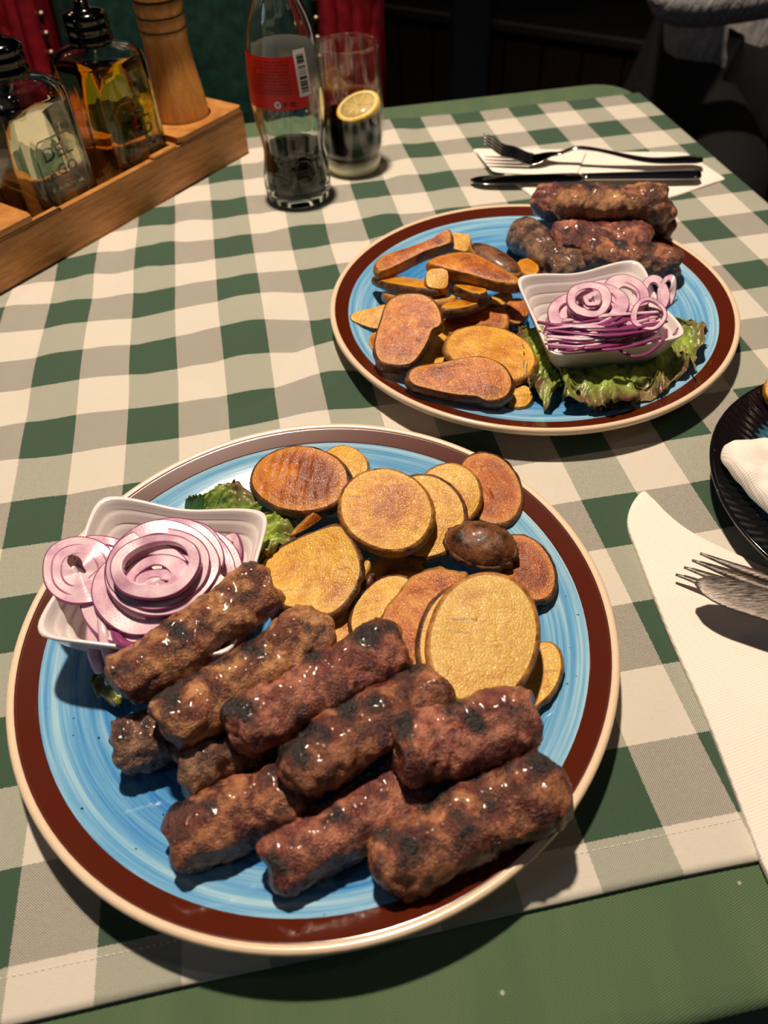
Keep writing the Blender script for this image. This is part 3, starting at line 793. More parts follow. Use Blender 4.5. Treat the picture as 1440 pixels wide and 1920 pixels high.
# ------------------------------------------------------------------ onion
GO1 = 'onion rings in the foreground bowl'; GO2 = 'onion rings in the far bowl'; GO3 = 'onion shreds in the far bowl'


def onion_ring(cx, cy, a, b, rot, z, w, th, label, group, n=(0, -.12, 1), seed=0, t0=0., t1=1., skin=True, wav=.0008, name='onion_ring', layers=(), N=96, deep=False):
    n = V3(n).normalized(); P = at(cx, cy, z); full = (t1 - t0) >= .999
    cr, sr = math.cos(math.radians(rot)), math.sin(math.radians(rot)); pts = []
    for k in range(N):
        t = 2 * PI * (t0 + (t1 - t0) * k / (N if full else N - 1)); m = 1 + .05 * mn.noise(V3((math.cos(t) * 1.2, math.sin(t) * 1.2, seed * 2.7)))
        x, y = a * m * math.cos(t), b * m * math.sin(t); pts.append(on_plane(cx + x * cr - y * sr, cy + x * sr + y * cr, P, n))
    c = P; V, S, LV = [], [], [[] for _ in layers]
    for k, p in enumerate(pts):
        q = p - c; L = q.length; d = q / L; tt = 2 * PI * k / N
        wv = wav * math.sin(2 * tt + seed) + wav * .7 * math.sin(3 * tt + seed * 2.1); ww = w * (1 + .22 * math.sin(tt + seed * 1.3) + .1 * math.sin(3 * tt + seed))
        ww = min(ww, L * .93)
        dn = V3((0, 0, -1)) * 0
        o = p + n * wv
        hh = th * .5; e = .00022
        V += [o - n * (hh - e), o + n * (hh - e), o + n * hh - d * e, o + n * hh - d * e * 2.2, o + n * hh - d * (ww - e * 2.2), o + n * hh - d * (ww - e), o + n * (hh - e) - d * ww, o - n * (hh - e) - d * ww, o - n * hh - d * (ww - e), o - n * hh - d * e]
        S += [o + n * (hh + .00006) - d * .0004, o + n * (hh + .00004) + d * .00002, o + n * (hh - .0002) + d * .00018, o + d * .0003, o - n * hh + d * .0001, o - n * (hh + .00005) - d * .0005]
        for li, lf in enumerate(layers):
            pp = c + q * lf + n * (wv * .6 + th * .5)
            LV[li] += [pp - d * .00035, pp + n * .0003, pp + d * .00035, pp - n * .0002]
    F = grid_faces(N, 10, full); F += [(i * 10 + 9, ((i + 1) % N) * 10 + 9, ((i + 1) % N) * 10, i * 10) for i in range(N if full else N - 1)]
    if not full: F += [tuple(range(10))[::-1], tuple((N - 1) * 10 + j for j in range(10))]
    base = V3((c.x, c.y, min(v.z for v in V))); t = empty(name, base, label, 'onion', group)
    mk('flesh', V, F, MT['onion'], t)
    if skin: mk('purple_edge', S, grid_faces(N, 6, full), MT['onion_skin'], t)
    for lv in LV:
        Fl = grid_faces(N, 4, full) + [(i * 4 + 3, ((i + 1) % N) * 4 + 3, ((i + 1) % N) * 4, i * 4) for i in range(N if full else N - 1)]
        mk('layer_line', lv, Fl, MT['onion_line'], t)
    return t


OR = [
    (200, 1046, 62, 40, 10, .0435, .014, .0015, 'onion slice lying deepest beside the left wall of the near bowl', dict(name='onion_slice', layers=(.6,))),
    (432, 1040, 24, 42, 8, .0405, .0065, .002, 'filled onion slice upright against the right wall of the near bowl', dict(name='onion_slice', layers=(.55,), n=(-.5, -.1, 1))),
    (390, 1076, 66, 82, -10, .043, .0055, .002, 'onion ring lowest on the right side of the near bowl, mostly covered', {}),
    (372, 1070, 68, 78, -10, .0455, .0055, .002, 'onion ring peeping out right of the big nested ring', {}),
    (150, 1072, 72, 64, 5, .0475, .0155, .0017, 'wide onion slice hanging over the left corner of the near bowl', dict(name='onion_slice', layers=(.76, .50), n=(.1, -.1, 1))),
    (240, 1150, 78, 72, -15, .040, .008, .0018, 'onion ring lowest of all at the front of the near bowl', {}),
    (236, 1130, 84, 76, -15, .044, .0075, .0018, 'onion ring hanging lowest at the front left of the near bowl', {}),
    (270, 1104, 98, 84, -20, .0475, .0075, .0018, 'onion ring under the big nested ring toward the meat', {}),
    (300, 1080, 70, 52, -10, .0470, .010, .0015, 'onion slice forming the pale floor of the ring nest', dict(name='onion_slice', layers=(.7,))),
    (326, 1036, 92, 60, -8, .0470, .0055, .0018, 'onion ring behind the big nested ring by the back wall of the near bowl', {}),
    (316, 1052, 103, 78, -10, .0500, .0055, .0018, 'onion ring just below and behind the big outer ring of the nest', {}),
    (303, 1070, 107, 88, -12, .0530, .0055, .0030, 'big outer onion ring on top of the near bowl', dict(n=(.05, -.2, 1))),
    (297, 1066, 98, 76, -12, .0550, .0042, .0018, 'second onion ring nested inside the big outer one', dict(n=(0, -.2, 1))),
    (293, 1064, 84, 60, -12, .0590, .0050, .0040, 'raised onion ring with a bright purple front edge on top of the near bowl', dict(n=(0, -.25, 1))),
    (292, 1082, 66, 40, -10, .0545, .0070, .0016, 'onion ring third inwards, sunk inside the raised one', {}),
    (296, 1094, 48, 26, -5, .0530, .0055, .0016, 'fourth onion ring inwards at the middle of the nest', {}),
    (286, 1100, 30, 15, -5, .0525, .0040, .0016, 'smallest innermost onion ring at the centre of the nest', {}),
]
for k, (cx, cy, a, b, rot, z, w, th, lb, ex) in enumerate(OR):
    onion_ring(cx, cy, a, b, rot, z, w, th, lb, GO1, seed=k + 1, **ex)


def shred(pts, w, h, label, group, purple, seed=0, name='onion_shred'):
    path = catmull(pts, 18); rad = [(w * (.45 + .55 * math.sin(PI * min(1, max(0, (i + 1.5) / 20)))), h) for i in range(18)]
    V, F = tube(path, rad, 6); base = sum(path, V3()) / 18; base.z = min(p.z for p in path) - h
    o = mk(name, V, F, MT['onion_skin' if purple else 'onion'], origin=base); return tag(o, label, 'onion', group)


shred([at(172, 1168, .042), at(176, 1215, .037), at(186, 1262, .027)], .0034, .0010, 'wide onion strip drooping over the front of the near bowl', None, False)
shred([at(188, 1158, .044), at(196, 1200, .042), at(204, 1245, .033), at(200, 1282, .022)], .0024, .0010, 'longest onion strip dangling beside the first meat roll', None, False)
shred([at(212, 1180, .043), at(228, 1205, .044), at(250, 1212, .046)], .0024, .0012, 'short purple onion strip wedged between bowl and first meat roll', None, True)

OR2 = [
    (1085, 606, 62, 34, 0, .0425, .012, .002, 'onion slice buried at the left of the far bowl under the shreds', dict(name='onion_slice', layers=(.6,))),
    (1180, 606, 60, 36, 0, .0425, .012, .002, 'onion slice buried at the right of the far bowl under the shreds', dict(name='onion_slice', layers=(.6,))),
    (1128, 632, 74, 24, -3, .0410, .012, .002, 'onion slice buried at the front of the far bowl under the shreds', dict(name='onion_slice', layers=(.6,))),
    (1150, 560, 66, 36, 0, .0450, .009, .002, 'onion ring lowest at the back of the far bowl', {}),
    (1250, 548, 17, 33, 12, .046, .0045, .0022, 'narrow purple onion loop sticking out right of the far bowl', dict(n=(-.2, -.6, 1))),
    (1226, 555, 30, 34, 0, .047, .006, .002, 'onion ring with a hole near the right corner of the far bowl', {}),
    (1172, 556, 46, 38, 5, .049, .010, .002, 'broad pale onion slice in the middle back of the far bowl', dict(name='onion_slice', layers=(.6,))),
    (1082, 586, 56, 38, -8, .0465, .0065, .002, 'onion ring lowest at the left of the far bowl', {}),
    (1122, 572, 58, 40, 0, .0495, .0075, .0022, 'large onion ring at the left of the far bowl', {}),
    (1104, 563, 42, 34, 0, .0530, .0075, .0022, 'onion ring with a thick purple side on top of the far bowl', dict(layers=(.62,))),
    (1110, 562, 18, 14, 0, .0550, .0045, .0015, 'tiny core onion ring on top of the far bowl', {}),
    (1216, 592, 34, 30, -20, .0500, .0030, .0018, 'onion loop curling over the shreds at the right of the far bowl', {}),
]
for k, (cx, cy, a, b, rot, z, w, th, lb, ex) in enumerate(OR2):
    onion_ring(cx, cy, a, b, rot, z, w, th, lb, GO2, seed=k + 31, N=64, **ex)
r2 = random.Random(11)
for k in range(84):
    f = r2.random(); x0 = 1012 + r2.random() * 50 + 12 * f; y0 = 598 + 58 * f + r2.uniform(-4, 4); x1 = 1150 + r2.random() * 105 - 20 * f; y1 = y0 - r2.uniform(0, 62) * (1 - .2 * f) + 4
    y1 = min(max(y1, 585), 646); y0 = min(y0, 655 + (x0 - 1030) * .02)
    zc = .040 + .010 * r2.random() * (1 - .4 * f); mx, my = (x0 + x1) / 2 + r2.uniform(-15, 15), (y0 + y1) / 2 + r2.uniform(-10, 20)
    if my > 655: my = 655
    shred([at(x0, y0, zc - .002), at(mx, my, zc + .003), at(x1, y1, zc)], r2.uniform(.0010, .0022), r2.uniform(.0006, .0009),
          'thin onion shred in the tangle filling the front of the far bowl', GO3, r2.random() < .40, k)
shred([at(1008, 604, .046), at(1060, 612, .049), at(1130, 612, .051), at(1175, 602, .052)], .0017, .0010, 'long purple onion strip at the left front of the far ring nest', None, True)
shred([at(1160, 655, .041), at(1185, 668, .041), at(1215, 662, .041), at(1245, 636, .043), at(1250, 618, .044)], .0012, .0008, 'purple onion strip looping over the near rim of the far bowl', None, True)
shred([at(1262, 628, .041), at(1272, 616, .043), at(1280, 606, .043)], .0010, .0007, 'short purple onion bit on the right corner of the far bowl', None, True)


# ------------------------------------------------------------------ lettuce
def leaf(inner, outer, zi, zo, freq, amp, label, group, seed=0, nu=200, nv=20):
    A = catmull([at(x, y, zi) for x, y in inner], nu); B = catmull([at(x, y, zo) for x, y in outer], nu)
    V, uv = [], []; LC = sum((B[i + 1] - B[i]).length for i in range(nu - 1)) * 100; WC = (A[nu // 2] - B[nu // 2]).length * 100; freq = LC * .42
    for i in range(nu):
        u = i / (nu - 1); ph = 2 * PI * freq * u + 2.4 * mn.noise(V3((u * 5, seed, 0))); tg = (B[min(i + 1, nu - 1)] - B[max(i - 1, 0)]).normalized()
        for j in range(nv):
            v = j / (nv - 1); p = A[i].lerp(B[i], v)
            cu, cv = u * LC, v * WC
            k1 = mn.noise(V3((cu * .75, cv * .6, seed + 4.0))); k2 = mn.noise(V3((cu * 1.7, cv * 1.5, seed + 8.0))); k3 = mn.noise(V3((cu * 4.2, cv * 4.2, seed + 1.0)))
            p += V3((0, 0, 1)) * (amp * (v ** 1.3) * (math.sin(ph) * .55 + 1.5 * k1 + .8 * k2) + amp * (.2 + .5 * v) * k3 + amp * .8 * math.sin(PI * v))
            p += tg * (amp * .8 * v * v * math.cos(ph + .7) + amp * .8 * v * mn.noise(V3((cu * .9 + 5, cv, seed))))
            p += (B[i] - A[i]).normalized() * (amp * v * v * (1.1 * mn.noise(V3((cu * 1.1, 3, seed))) + .8 * mn.noise(V3((cu * 3.1, 9, seed)))))
            p.z += .0014 * nz(p, 140, seed); lo = plate_z(p) + .0009; p.z = lo + (p.z - lo if p.z > lo else (lo - p.z) * .35)
            V.append(tuple(p)); uv.append((u, v))
    base = A[nu // 2].copy(); base.z = min(v[2] for v in V)
    o = mk('lettuce_leaf', V, grid_faces(nu, nv), MT['lettuce'], origin=base, uv=uv)
    so = o.modifiers.new('thickness', 'SOLIDIFY'); so.thickness = .0004; so.offset = 1
    return tag(o, label, 'lettuce', group)


GL = 'lettuce leaves under the far bowl'; GL1 = 'lettuce leaves around the near bowl'
leaf([(1060, 668), (1150, 672), (1230, 640), (1270, 600)], [(1078, 752), (1165, 765), (1262, 722), (1322, 632)], .013, .020, 6, .0055, 'reddish green frilly lettuce leaf spread along the front right of the far bowl', GL, 1)
leaf([(1040, 672), (1100, 680), (1170, 676)], [(1052, 745), (1120, 758), (1190, 752)], .016, .026, 5, .0055, 'curly lettuce leaf with brown tips pressed under the front of the far bowl', GL, 2)
leaf([(1030, 620), (1040, 665), (1072, 700)], [(972, 618), (985, 705), (1040, 758)], .014, .022, 5, .0050, 'bright green lettuce frill between the potatoes and the far bowl', GL, 3)
leaf([(1235, 600), (1262, 620), (1262, 660)], [(1300, 612), (1322, 622), (1300, 690)], .016, .026, 3, .0045, 'pale green lettuce tip sticking out to the right of the far bowl', GL, 4)
leaf([(1245, 590), (1250, 580)], [(1266, 566), (1270, 560)], .016, .030, 1, .002, 'tiny lettuce scrap above the right corner of the far bowl', GL, 5, 40, 8)
leaf([(455, 975), (470, 1030), (470, 1075)], [(548, 960), (556, 988), (498, 1050)], .014, .026, 4, .0055, 'green lettuce frill between the near bowl and the yellow potato slice', GL1, 6)
leaf([(345, 968), (400, 965), (470, 985)], [(358, 938), (430, 905), (505, 938)], .016, .028, 5, .0045, 'brownish lettuce leaf rising behind the back wall of the near bowl', GL1, 7)
leaf([(230, 1205), (250, 1230), (262, 1262)], [(172, 1262), (185, 1300), (225, 1332)], .013, .018, 4, .0040, 'dark lettuce edge peeking out below the near bowl beside the meat', GL1, 8)

# ------------------------------------------------------------------ paper napkins
def sheet(name, px, z, thick, mat, parent=None, origin=None, N=160, warp=.0006, seed=0, ext=.0008, lift=None):
    pts = catmull([at(x, y, z) for x, y in px], N, True) if len(px) > 14 else None
    if pts is None:
        # straight-edged polygon with small rounded corners
        P = [at(x, y, z) for x, y in px]; dense = []
        for a in range(len(P)):
            p, q = P[a], P[(a + 1) % len(P)]; m = max(4, int(N / len(P)))
            for k in range(m): dense.append(p.lerp(q, k / m))
        for _ in range(2): dense = [(dense[k - 1] + dense[k] * 2 + dense[(k + 1) % len(dense)]) / 4 for k in range(len(dense))]
        pts = dense; N = len(pts)
    c = sum(pts, V3()) / N; V = []
    rr = [.06] + [.1 * k for k in range(1, 10)] + [.95, .985]
    def h(p): return warp * nz(p, 22, seed) + (lift(p) if lift else 0)
    for k in range(N):
        for f in rr: p = c + (pts[k] - c) * f; V.append(p + V3((0, 0, h(p))))
        d = (pts[k] - c).normalized(); hh = h(pts[k])
        V += [pts[k] + V3((0, 0, hh - thick * .15)), pts[k] + d * ext * .5 + V3((0, 0, hh - thick * .5)), pts[k] + V3((0, 0, hh - thick))]
    m = len(rr) + 3; F = grid_faces(N, m, True); F.append(tuple(k * m for k in range(N)))
    return mk(name, V, F, mat, parent, origin=origin)


g = empty('paper_napkin', at(1330, 1350, .002), 'folded white paper napkin at the right edge, under the greasy fork and knife', 'napkin', 'white paper napkins')
sheet('folded_sheet', [(1178, 985), (1184, 948), (1205, 921), (1222, 932), (1252, 962), (1290, 992), (1345, 1022), (1440, 1064), (1560, 1120), (1700, 1400), (1640, 1760), (1500, 1740), (1440, 1637), (1404, 1545), (1362, 1436), (1318, 1327), (1254, 1182), (1218, 1094), (1198, 1040)], .0052, .0034, MT['napkin'], g, N=220, warp=.0012, seed=3)
g = empty('paper_napkin', at(1120, 320, .002), 'white paper napkin with a fork and a knife beyond the far plate', 'napkin', 'white paper napkins')
sheet('folded_sheet', [(883, 278), (1285, 285), (1362, 334), (1180, 392), (1020, 384)], .0045, .0028, MT['napkin'], g, warp=.0012, seed=9)
sheet('corner_fold', [(890, 280), (1100, 281), (1080, 330), (925, 322)], .0060, .0008, MT['napkin'], g, N=60, warp=.0008, seed=8)


# ------------------------------------------------------------------ cutlery
def ribbon(path, prof, th, upv=(0, 0, 1), seg=12): return tube(path, [(w, th) for w in prof], seg, 1, upv)


MT['worn_steel'] = Mat('greasy_scratched_steel')
_m = MT['worn_steel']; _c = _m.co(False); _n = _m.noise(_m.N('ShaderNodeMapping', {'Vector': _c, 'Rotation': (0, 0, .35), 'Scale': (1, 9, 1)}).outputs[0], 160, 5, .7)
_m.bs(col=_m.ramp(_n, [(.35, lin((84, 76, 74))), (.58, lin((150, 140, 132))), (.74, lin((226, 212, 200)))]), metal=.85, rough=_m.ramp(_n, [(.4, .25), (.6, .5)]), normal=_m.bump(_n, .4, .0006)); MT['worn_steel'] = _m.m


def fork(T, D, L, zprof, label, group, spread=.0205, mat='steel', skew=0.0):
    """T tip point, D heading from tines to handle, zprof (fraction, height)"""
    D = V3((D[0], D[1], 0)).normalized(); S = V3((-D.y, D.x, 0))
    def z(f):
        for (a, ha), (b, hb) in zip(zprof, zprof[1:]):
            if f <= b: t = (f - a) / (b - a); t = t * t * (3 - 2 * t); return ha + (hb - ha) * t
        return zprof[-1][1]
    def pt(f, s=0.): return V3((T.x, T.y, 0)) + D * (f * L) + S * s + V3((0, 0, z(f)))
    t = empty('fork', (pt(.5).x, pt(.5).y, min(h for _, h in zprof)), label, 'fork', group)
    for k in range(4):
        s = (k - 1.5) / 3 * spread
        f0 = skew * (k - 1.5) / 3 / L; path = [pt(f, s) for f in [f0 + (.24 - f0) * q / 12 for q in range(13)]]
        mk('tine', *tube(path, [(.0008 + (.0013 + spread * .03) * min(1, q / 6), .0006 + .0009 * min(1, q / 5)) for q in range(13)], 8), MT[mat], t)
    path = [pt(.225 + .15 * q / 12) for q in range(13)]
    w = [spread / 2 + .0018, spread / 2 + .0020, spread / 2 + .002, spread / 2 + .0017, spread / 2 + .001, spread / 2 - .0003, spread / 2 - .002, spread / 2 - .004, .0050, .0042, .0036, .0033, .0031]
    mk('head', *ribbon(path, w, .0011), MT[mat], t)
    path = [pt(.37 + .63 * q / 24) for q in range(25)]
    w = [.0031 + .0062 * max(0, (q - 6) / 18) ** 1.2 if q < 23 else (.0083, .005)[q - 23] for q in range(25)]
    mk('handle', *ribbon(path, w, .0013), MT[mat], t)
    return t


def knife(T, D, L, zprof, label, group, mat='steel'):
    D = V3((D[0], D[1], 0)).normalized(); S = V3((-D.y, D.x, 0))
    def z(f):
        for (a, ha), (b, hb) in zip(zprof, zprof[1:]):
            if f <= b: return ha + (hb - ha) * (f - a) / (b - a)
        return zprof[-1][1]
    def pt(f, s=0.): return V3((T.x, T.y, 0)) + D * (f * L) + S * s + V3((0, 0, z(f)))
    t = empty('table_knife', (pt(.5).x, pt(.5).y, min(h for _, h in zprof)), label, 'knife', group)
    n = 24; w = [.0095 * math.sqrt(max(0.03, 1 - (1 - min(1, q / 4)) ** 2)) for q in range(n)]; w[-1] = .005; w[-2] = .0085
    mk('blade', *ribbon([pt(.5 * q / (n - 1), .0016 * (1 - min(1, q / 7.0))) for q in range(n)], w, .0009, seg=14), MT[mat], t)
    w = [.005 + .0042 * (q / 23) for q in range(24)]; w[-1] = .006
    mk('handle', *ribbon([pt(.49 + .51 * q / 23) for q in range(24)], w, .0028), MT[mat], t)
    return t


a = at(905, 262, .026); b = at(1316, 302, .012)
fork(a, (b - a) * 1.0, V3((b.x - a.x, b.y - a.y, 0)).length, [(0, .027), (.12, .016), (.24, .0092), (.34, .015), (.44, .021), (.8, .0115), (1.0, .0135)], 'clean steel fork on the far napkin, tines raised', 'steel forks')
a = at(882, 338, .008); b = at(1312, 328, .010)
knife(a, b - a, V3((b.x - a.x, b.y - a.y, 0)).length, [(0, .0075), (.5, .0095), (1, .0105)], 'clean steel knife lying in front of the fork on the far napkin', 'steel knives')
a = at(1268, 1074, .016); b = at(1440, 1125, .017)
fork(at(1290, 1057, .0105), V3((.86, -.50, 0)), .20, [(0, .0105), (.12, .0092), (.24, .0088), (.34, .014), (.44, .019), (.8, .0095), (1.0, .009)], 'used steel fork on the near napkin, only tines in view', 'steel forks', .0190, 'worn_steel', .0077)
a = at(1303, 1096, .021); b = at(1460, 1142, .021)
knife(a, b - a, .21, [(0, .021), (.5, .0225), (1, .009)], 'greasy scratched knife resting across the used fork at the right', 'steel knives', 'worn_steel')

# ------------------------------------------------------------------ side plate with crumpled napkin, right edge
m = Mat('ribbed_blue_glaze'); co = m.co(False); x = m.N('ShaderNodeSeparateXYZ', {0: co})
ang = m.math('ARCTAN2', x.outputs[1], x.outputs[0]); rr = m.math('SQRT', m.math('ADD', m.math('POWER', x.outputs[0], 2.0), m.math('POWER', x.outputs[1], 2.0)))
st = m.math('SINE', m.math('MULTIPLY', ang, 110.0)); jag = m.math('ADD', rr, m.math('MULTIPLY', st, .0022))
jag = m.math('ADD', jag, m.math('MULTIPLY', m.noise(co, 60, 3), .012))
c1 = m.mix(m.ramp(st, [(.2, 0.), (.9, .6)]), lin((48, 96, 118)), lin((104, 150, 164)))
m.bs(col=m.mix(m.ramp(m.math('MULTIPLY', jag, 10.0), [(.83, 0.), (.86, 1.)]), c1, lin((22, 17, 20))), rough=.12, normal=m.bump(st, .5, .0008), coat=.4); MT['ribbed'] = m.m
SPc = V3((.2789, .2735, ZT)); g = empty('side_plate', SPc, 'black and blue ribbed side plate cut off by the right edge', 'plate')
mk('ribbed_well', *lathe([(.0001, .004), (.03, .004), (.055, .005), (.075, .0085), (.09, .0135), (.098, .0178), (.0985, .0182)], 160, SPc), MT['ribbed'], g)
mk('black_shell', *lathe([(.0985, .0182), (.0998, .0186), (.1005, .0176), (.0995, .0150), (.085, .0075), (.06, .001), (.055, 0), (.05, 0), (.048, .002), (.0001, .002)], 128, SPc), plain('black_glaze', (16, 14, 16), .1, coat=.5), g)


def crumple():
    cx, cy = 1480, 900; px = [(1352, 850), (1362, 835), (1400, 824), (1450, 812), (1540, 800), (1640, 860), (1620, 960), (1520, 1000), (1460, 965), (1440, 948), (1405, 918), (1375, 890), (1356, 868)]
    pts = catmull([at(x, y, .022) for x, y in px], 120, True); c = sum(pts, V3()) / 120; V = []
    for k in range(120):
        for f in [.05] + [q * .083 for q in range(1, 13)]:
            p = c + (pts[k] - c) * min(1, f); h = .011 * (1 - f ** 4) ** .5 * (f < .999) + .0035 * abs(nz(p, 36, 2)) + .001 * nz(p, 120, 5)
            r = math.hypot(p.x - SPc.x, p.y - SPc.y); lo = ZT + .006 + .0130 * max(0, (r - .04) / .055) ** 1.5
            V.append(V3((p.x, p.y, max(lo, lo + h + .0015))))
        V.append(V3((pts[k].x, pts[k].y, V[-1].z - .002)))
    m_ = 14; F = grid_faces(120, m_, True); F.append(tuple(k * m_ for k in range(120)))
    o = mk('crumpled_napkin', V, F, MT['napkin'], origin=(c.x, c.y, .008)); tag(o, 'crumpled white napkin on the side plate at the right edge', 'napkin')


crumple()
slab('lemon_wedge', ell(1452, 725, 18, 26, 10), .026, (-.3, -.3, 1), .008, ('pot_y', 'pot_y'), 'yellow lemon wedge on the side plate, just reaching the right edge', 'lemon', None, 4, parts=False, N=40)

# ------------------------------------------------------------------ bamboo caddy
RA = at(0, 563); RB = at(469, 292); ru = (RB - RA).normalized(); rv = V3((-ru.y, ru.x, 0))
RR = Matrix(((ru.x, rv.x, 0), (ru.y, rv.y, 0), (0, 0, 1))); RO = V3((RB.x, RB.y, .0026)); RH = .0445; RD = .077; RL = .345
def rk(x0, x1, y0, y1, z0, z1, bev=.0008): return box(x0, x1, y0, y1, z0, z1, RR, RO, bev)
def rp(s, v, z): return RO + ru * (-s) + rv * v + V3((0, 0, z))
g = empty('condiment_caddy', RO + ru * (-RL / 2) + rv * (RD / 2), 'bamboo condiment caddy with two oil bottles and a mill at the left', 'caddy')
mk('front_board', *join(rk(-RL, 0, 0, .006, .0016, RH - .007), rk(-.0835, 0, 0, .006, RH - .0075, RH - .005), rk(-.120, -.090, 0, .0058, RH - .0075, RH - .004), rk(-.225, -.120, 0, .006, RH - .0075, RH - .0068), rk(-RL, -.225, 0, .006, RH - .0075, RH - .005), rk(-.060, -.0, 0, .006, 0, .002), rk(-.235, -.105, 0, .0058, 0, .002) ), MT['bamboo'], g, smooth=False)
mk('back_board', *rk(-RL, 0, RD - .006, RD, 0, RH - .005), MT['bamboo'], g, smooth=False)
mk('end_board', *rk(-.006, .0, .006, RD - .006, 0, RH - .005), MT['bamboo'], g, smooth=False)
mk('end_board', *rk(-RL, -RL + .006, .006, RD - .006, 0, RH - .005), MT['bamboo'], g, smooth=False)
mk('floor_board', *rk(-RL + .006, -.006, .006, RD - .006, .002, .006), MT['bamboo'], g, smooth=False)
mk('divider', *rk(-.089, -.084, .006, RD - .006, .006, RH - .006), MT['bamboo'], g, smooth=False)
mk('divider', *rk(-.252, -.247, .006, RD - .006, .006, RH - .006), MT['bamboo'], g, smooth=False)


def holed(name, x0, x1, hx, hy, hr):
    """top plate with a round hole"""
    N = 64; V = []
    for k in range(N):
        t = 2 * PI * k / N; c, s = math.cos(t), math.sin(t)
        L = 1e9
        for (d, lim) in ((c, (x1 - hx) if c > 0 else (x0 - hx)), (s, (RD - hy) if s > 0 else (0 - hy))):
            if abs(d) > 1e-6: L = min(L, lim / d)
        a = (hx + hr * c, hy + hr * s); b = (hx + L * c, hy + L * s)
        for (q, z) in ((a, RH - .005), (a, RH), (b, RH), (b, RH - .005)): V.append(RO + RR @ V3((q[0], q[1], z)))
    F = grid_faces(N, 4, True) + [(i * 4 + 3, ((i + 1) % N) * 4 + 3, ((i + 1) % N) * 4, i * 4) for i in range(N)]
    mk(name, V, F, MT['bamboo'], g, smooth=False)


holed('mill_holder_top', -.086, 0.0, -.043, .038, .0275)
holed('shaker_holder_top', -RL, -.249, -.297, .038, .027)
# burnt laser-cut joints
for (x0, x1, z0, z1) in ((-.0838, -.0004, RH - .0056, RH - .0049), (-.345, -.2245, RH - .0056, RH - .0049), (-.0905, -.0835, RH - .0075, RH - .0068), (-.2255, -.2235, RH - .0075, RH - .0055), (-.105, -.060, .0012, .0018), (-.345, -.235, .0012, .0018)):
    o = mk('burnt_joint', *rk(x0, x1, -.00025, .001, z0, z1, 0), MT['groove'], g, smooth=False)


# ------------------------------------------------------------------ oil bottles
def sq_ring(h, rr, z, n=48, p=6):
    out = []
    for k in range(n):
        t = 2 * PI * k / n; m = (abs(math.cos(t)) ** p + abs(math.sin(t)) ** p) ** (-1 / p); m = h * m if rr is None else rr
        out.append((m * math.cos(t), m * math.sin(t), z))
    return out


def morph(levels, n=64):
    """levels: (size, z, power) square-to-round sections"""
    V = []
    for k in range(n):
        t = 2 * PI * k / n
        for (s, z, p) in levels:
            m = (abs(math.cos(t)) ** p + abs(math.sin(t)) ** p) ** (-1 / p) * s; V.append(V3((m * math.cos(t), m * math.sin(t), z)))
    F = grid_faces(n, len(levels), True); L = len(levels); F.append(tuple(k * L for k in range(n))[::-1]); F.append(tuple(k * L + L - 1 for k in range(n)))
    return V, F


def text_mesh(txt, size, extrude):
    cu = bpy.data.curves.new('txt', 'FONT'); cu.body = txt; cu.size = size; cu.extrude = extrude; cu.align_x = 'CENTER'; cu.align_y = 'CENTER'; cu.resolution_u = 3
    o = bpy.data.objects.new('txt', cu); C.objects.link(o); dg = bpy.context.evaluated_depsgraph_get(); me = o.evaluated_get(dg).to_mesh()
    V = [v.co.copy() for v in me.vertices]; F = [tuple(p.vertices) for p in me.polygons]; o.evaluated_get(dg).to_mesh_clear(); bpy.data.objects.remove(o); return V, F


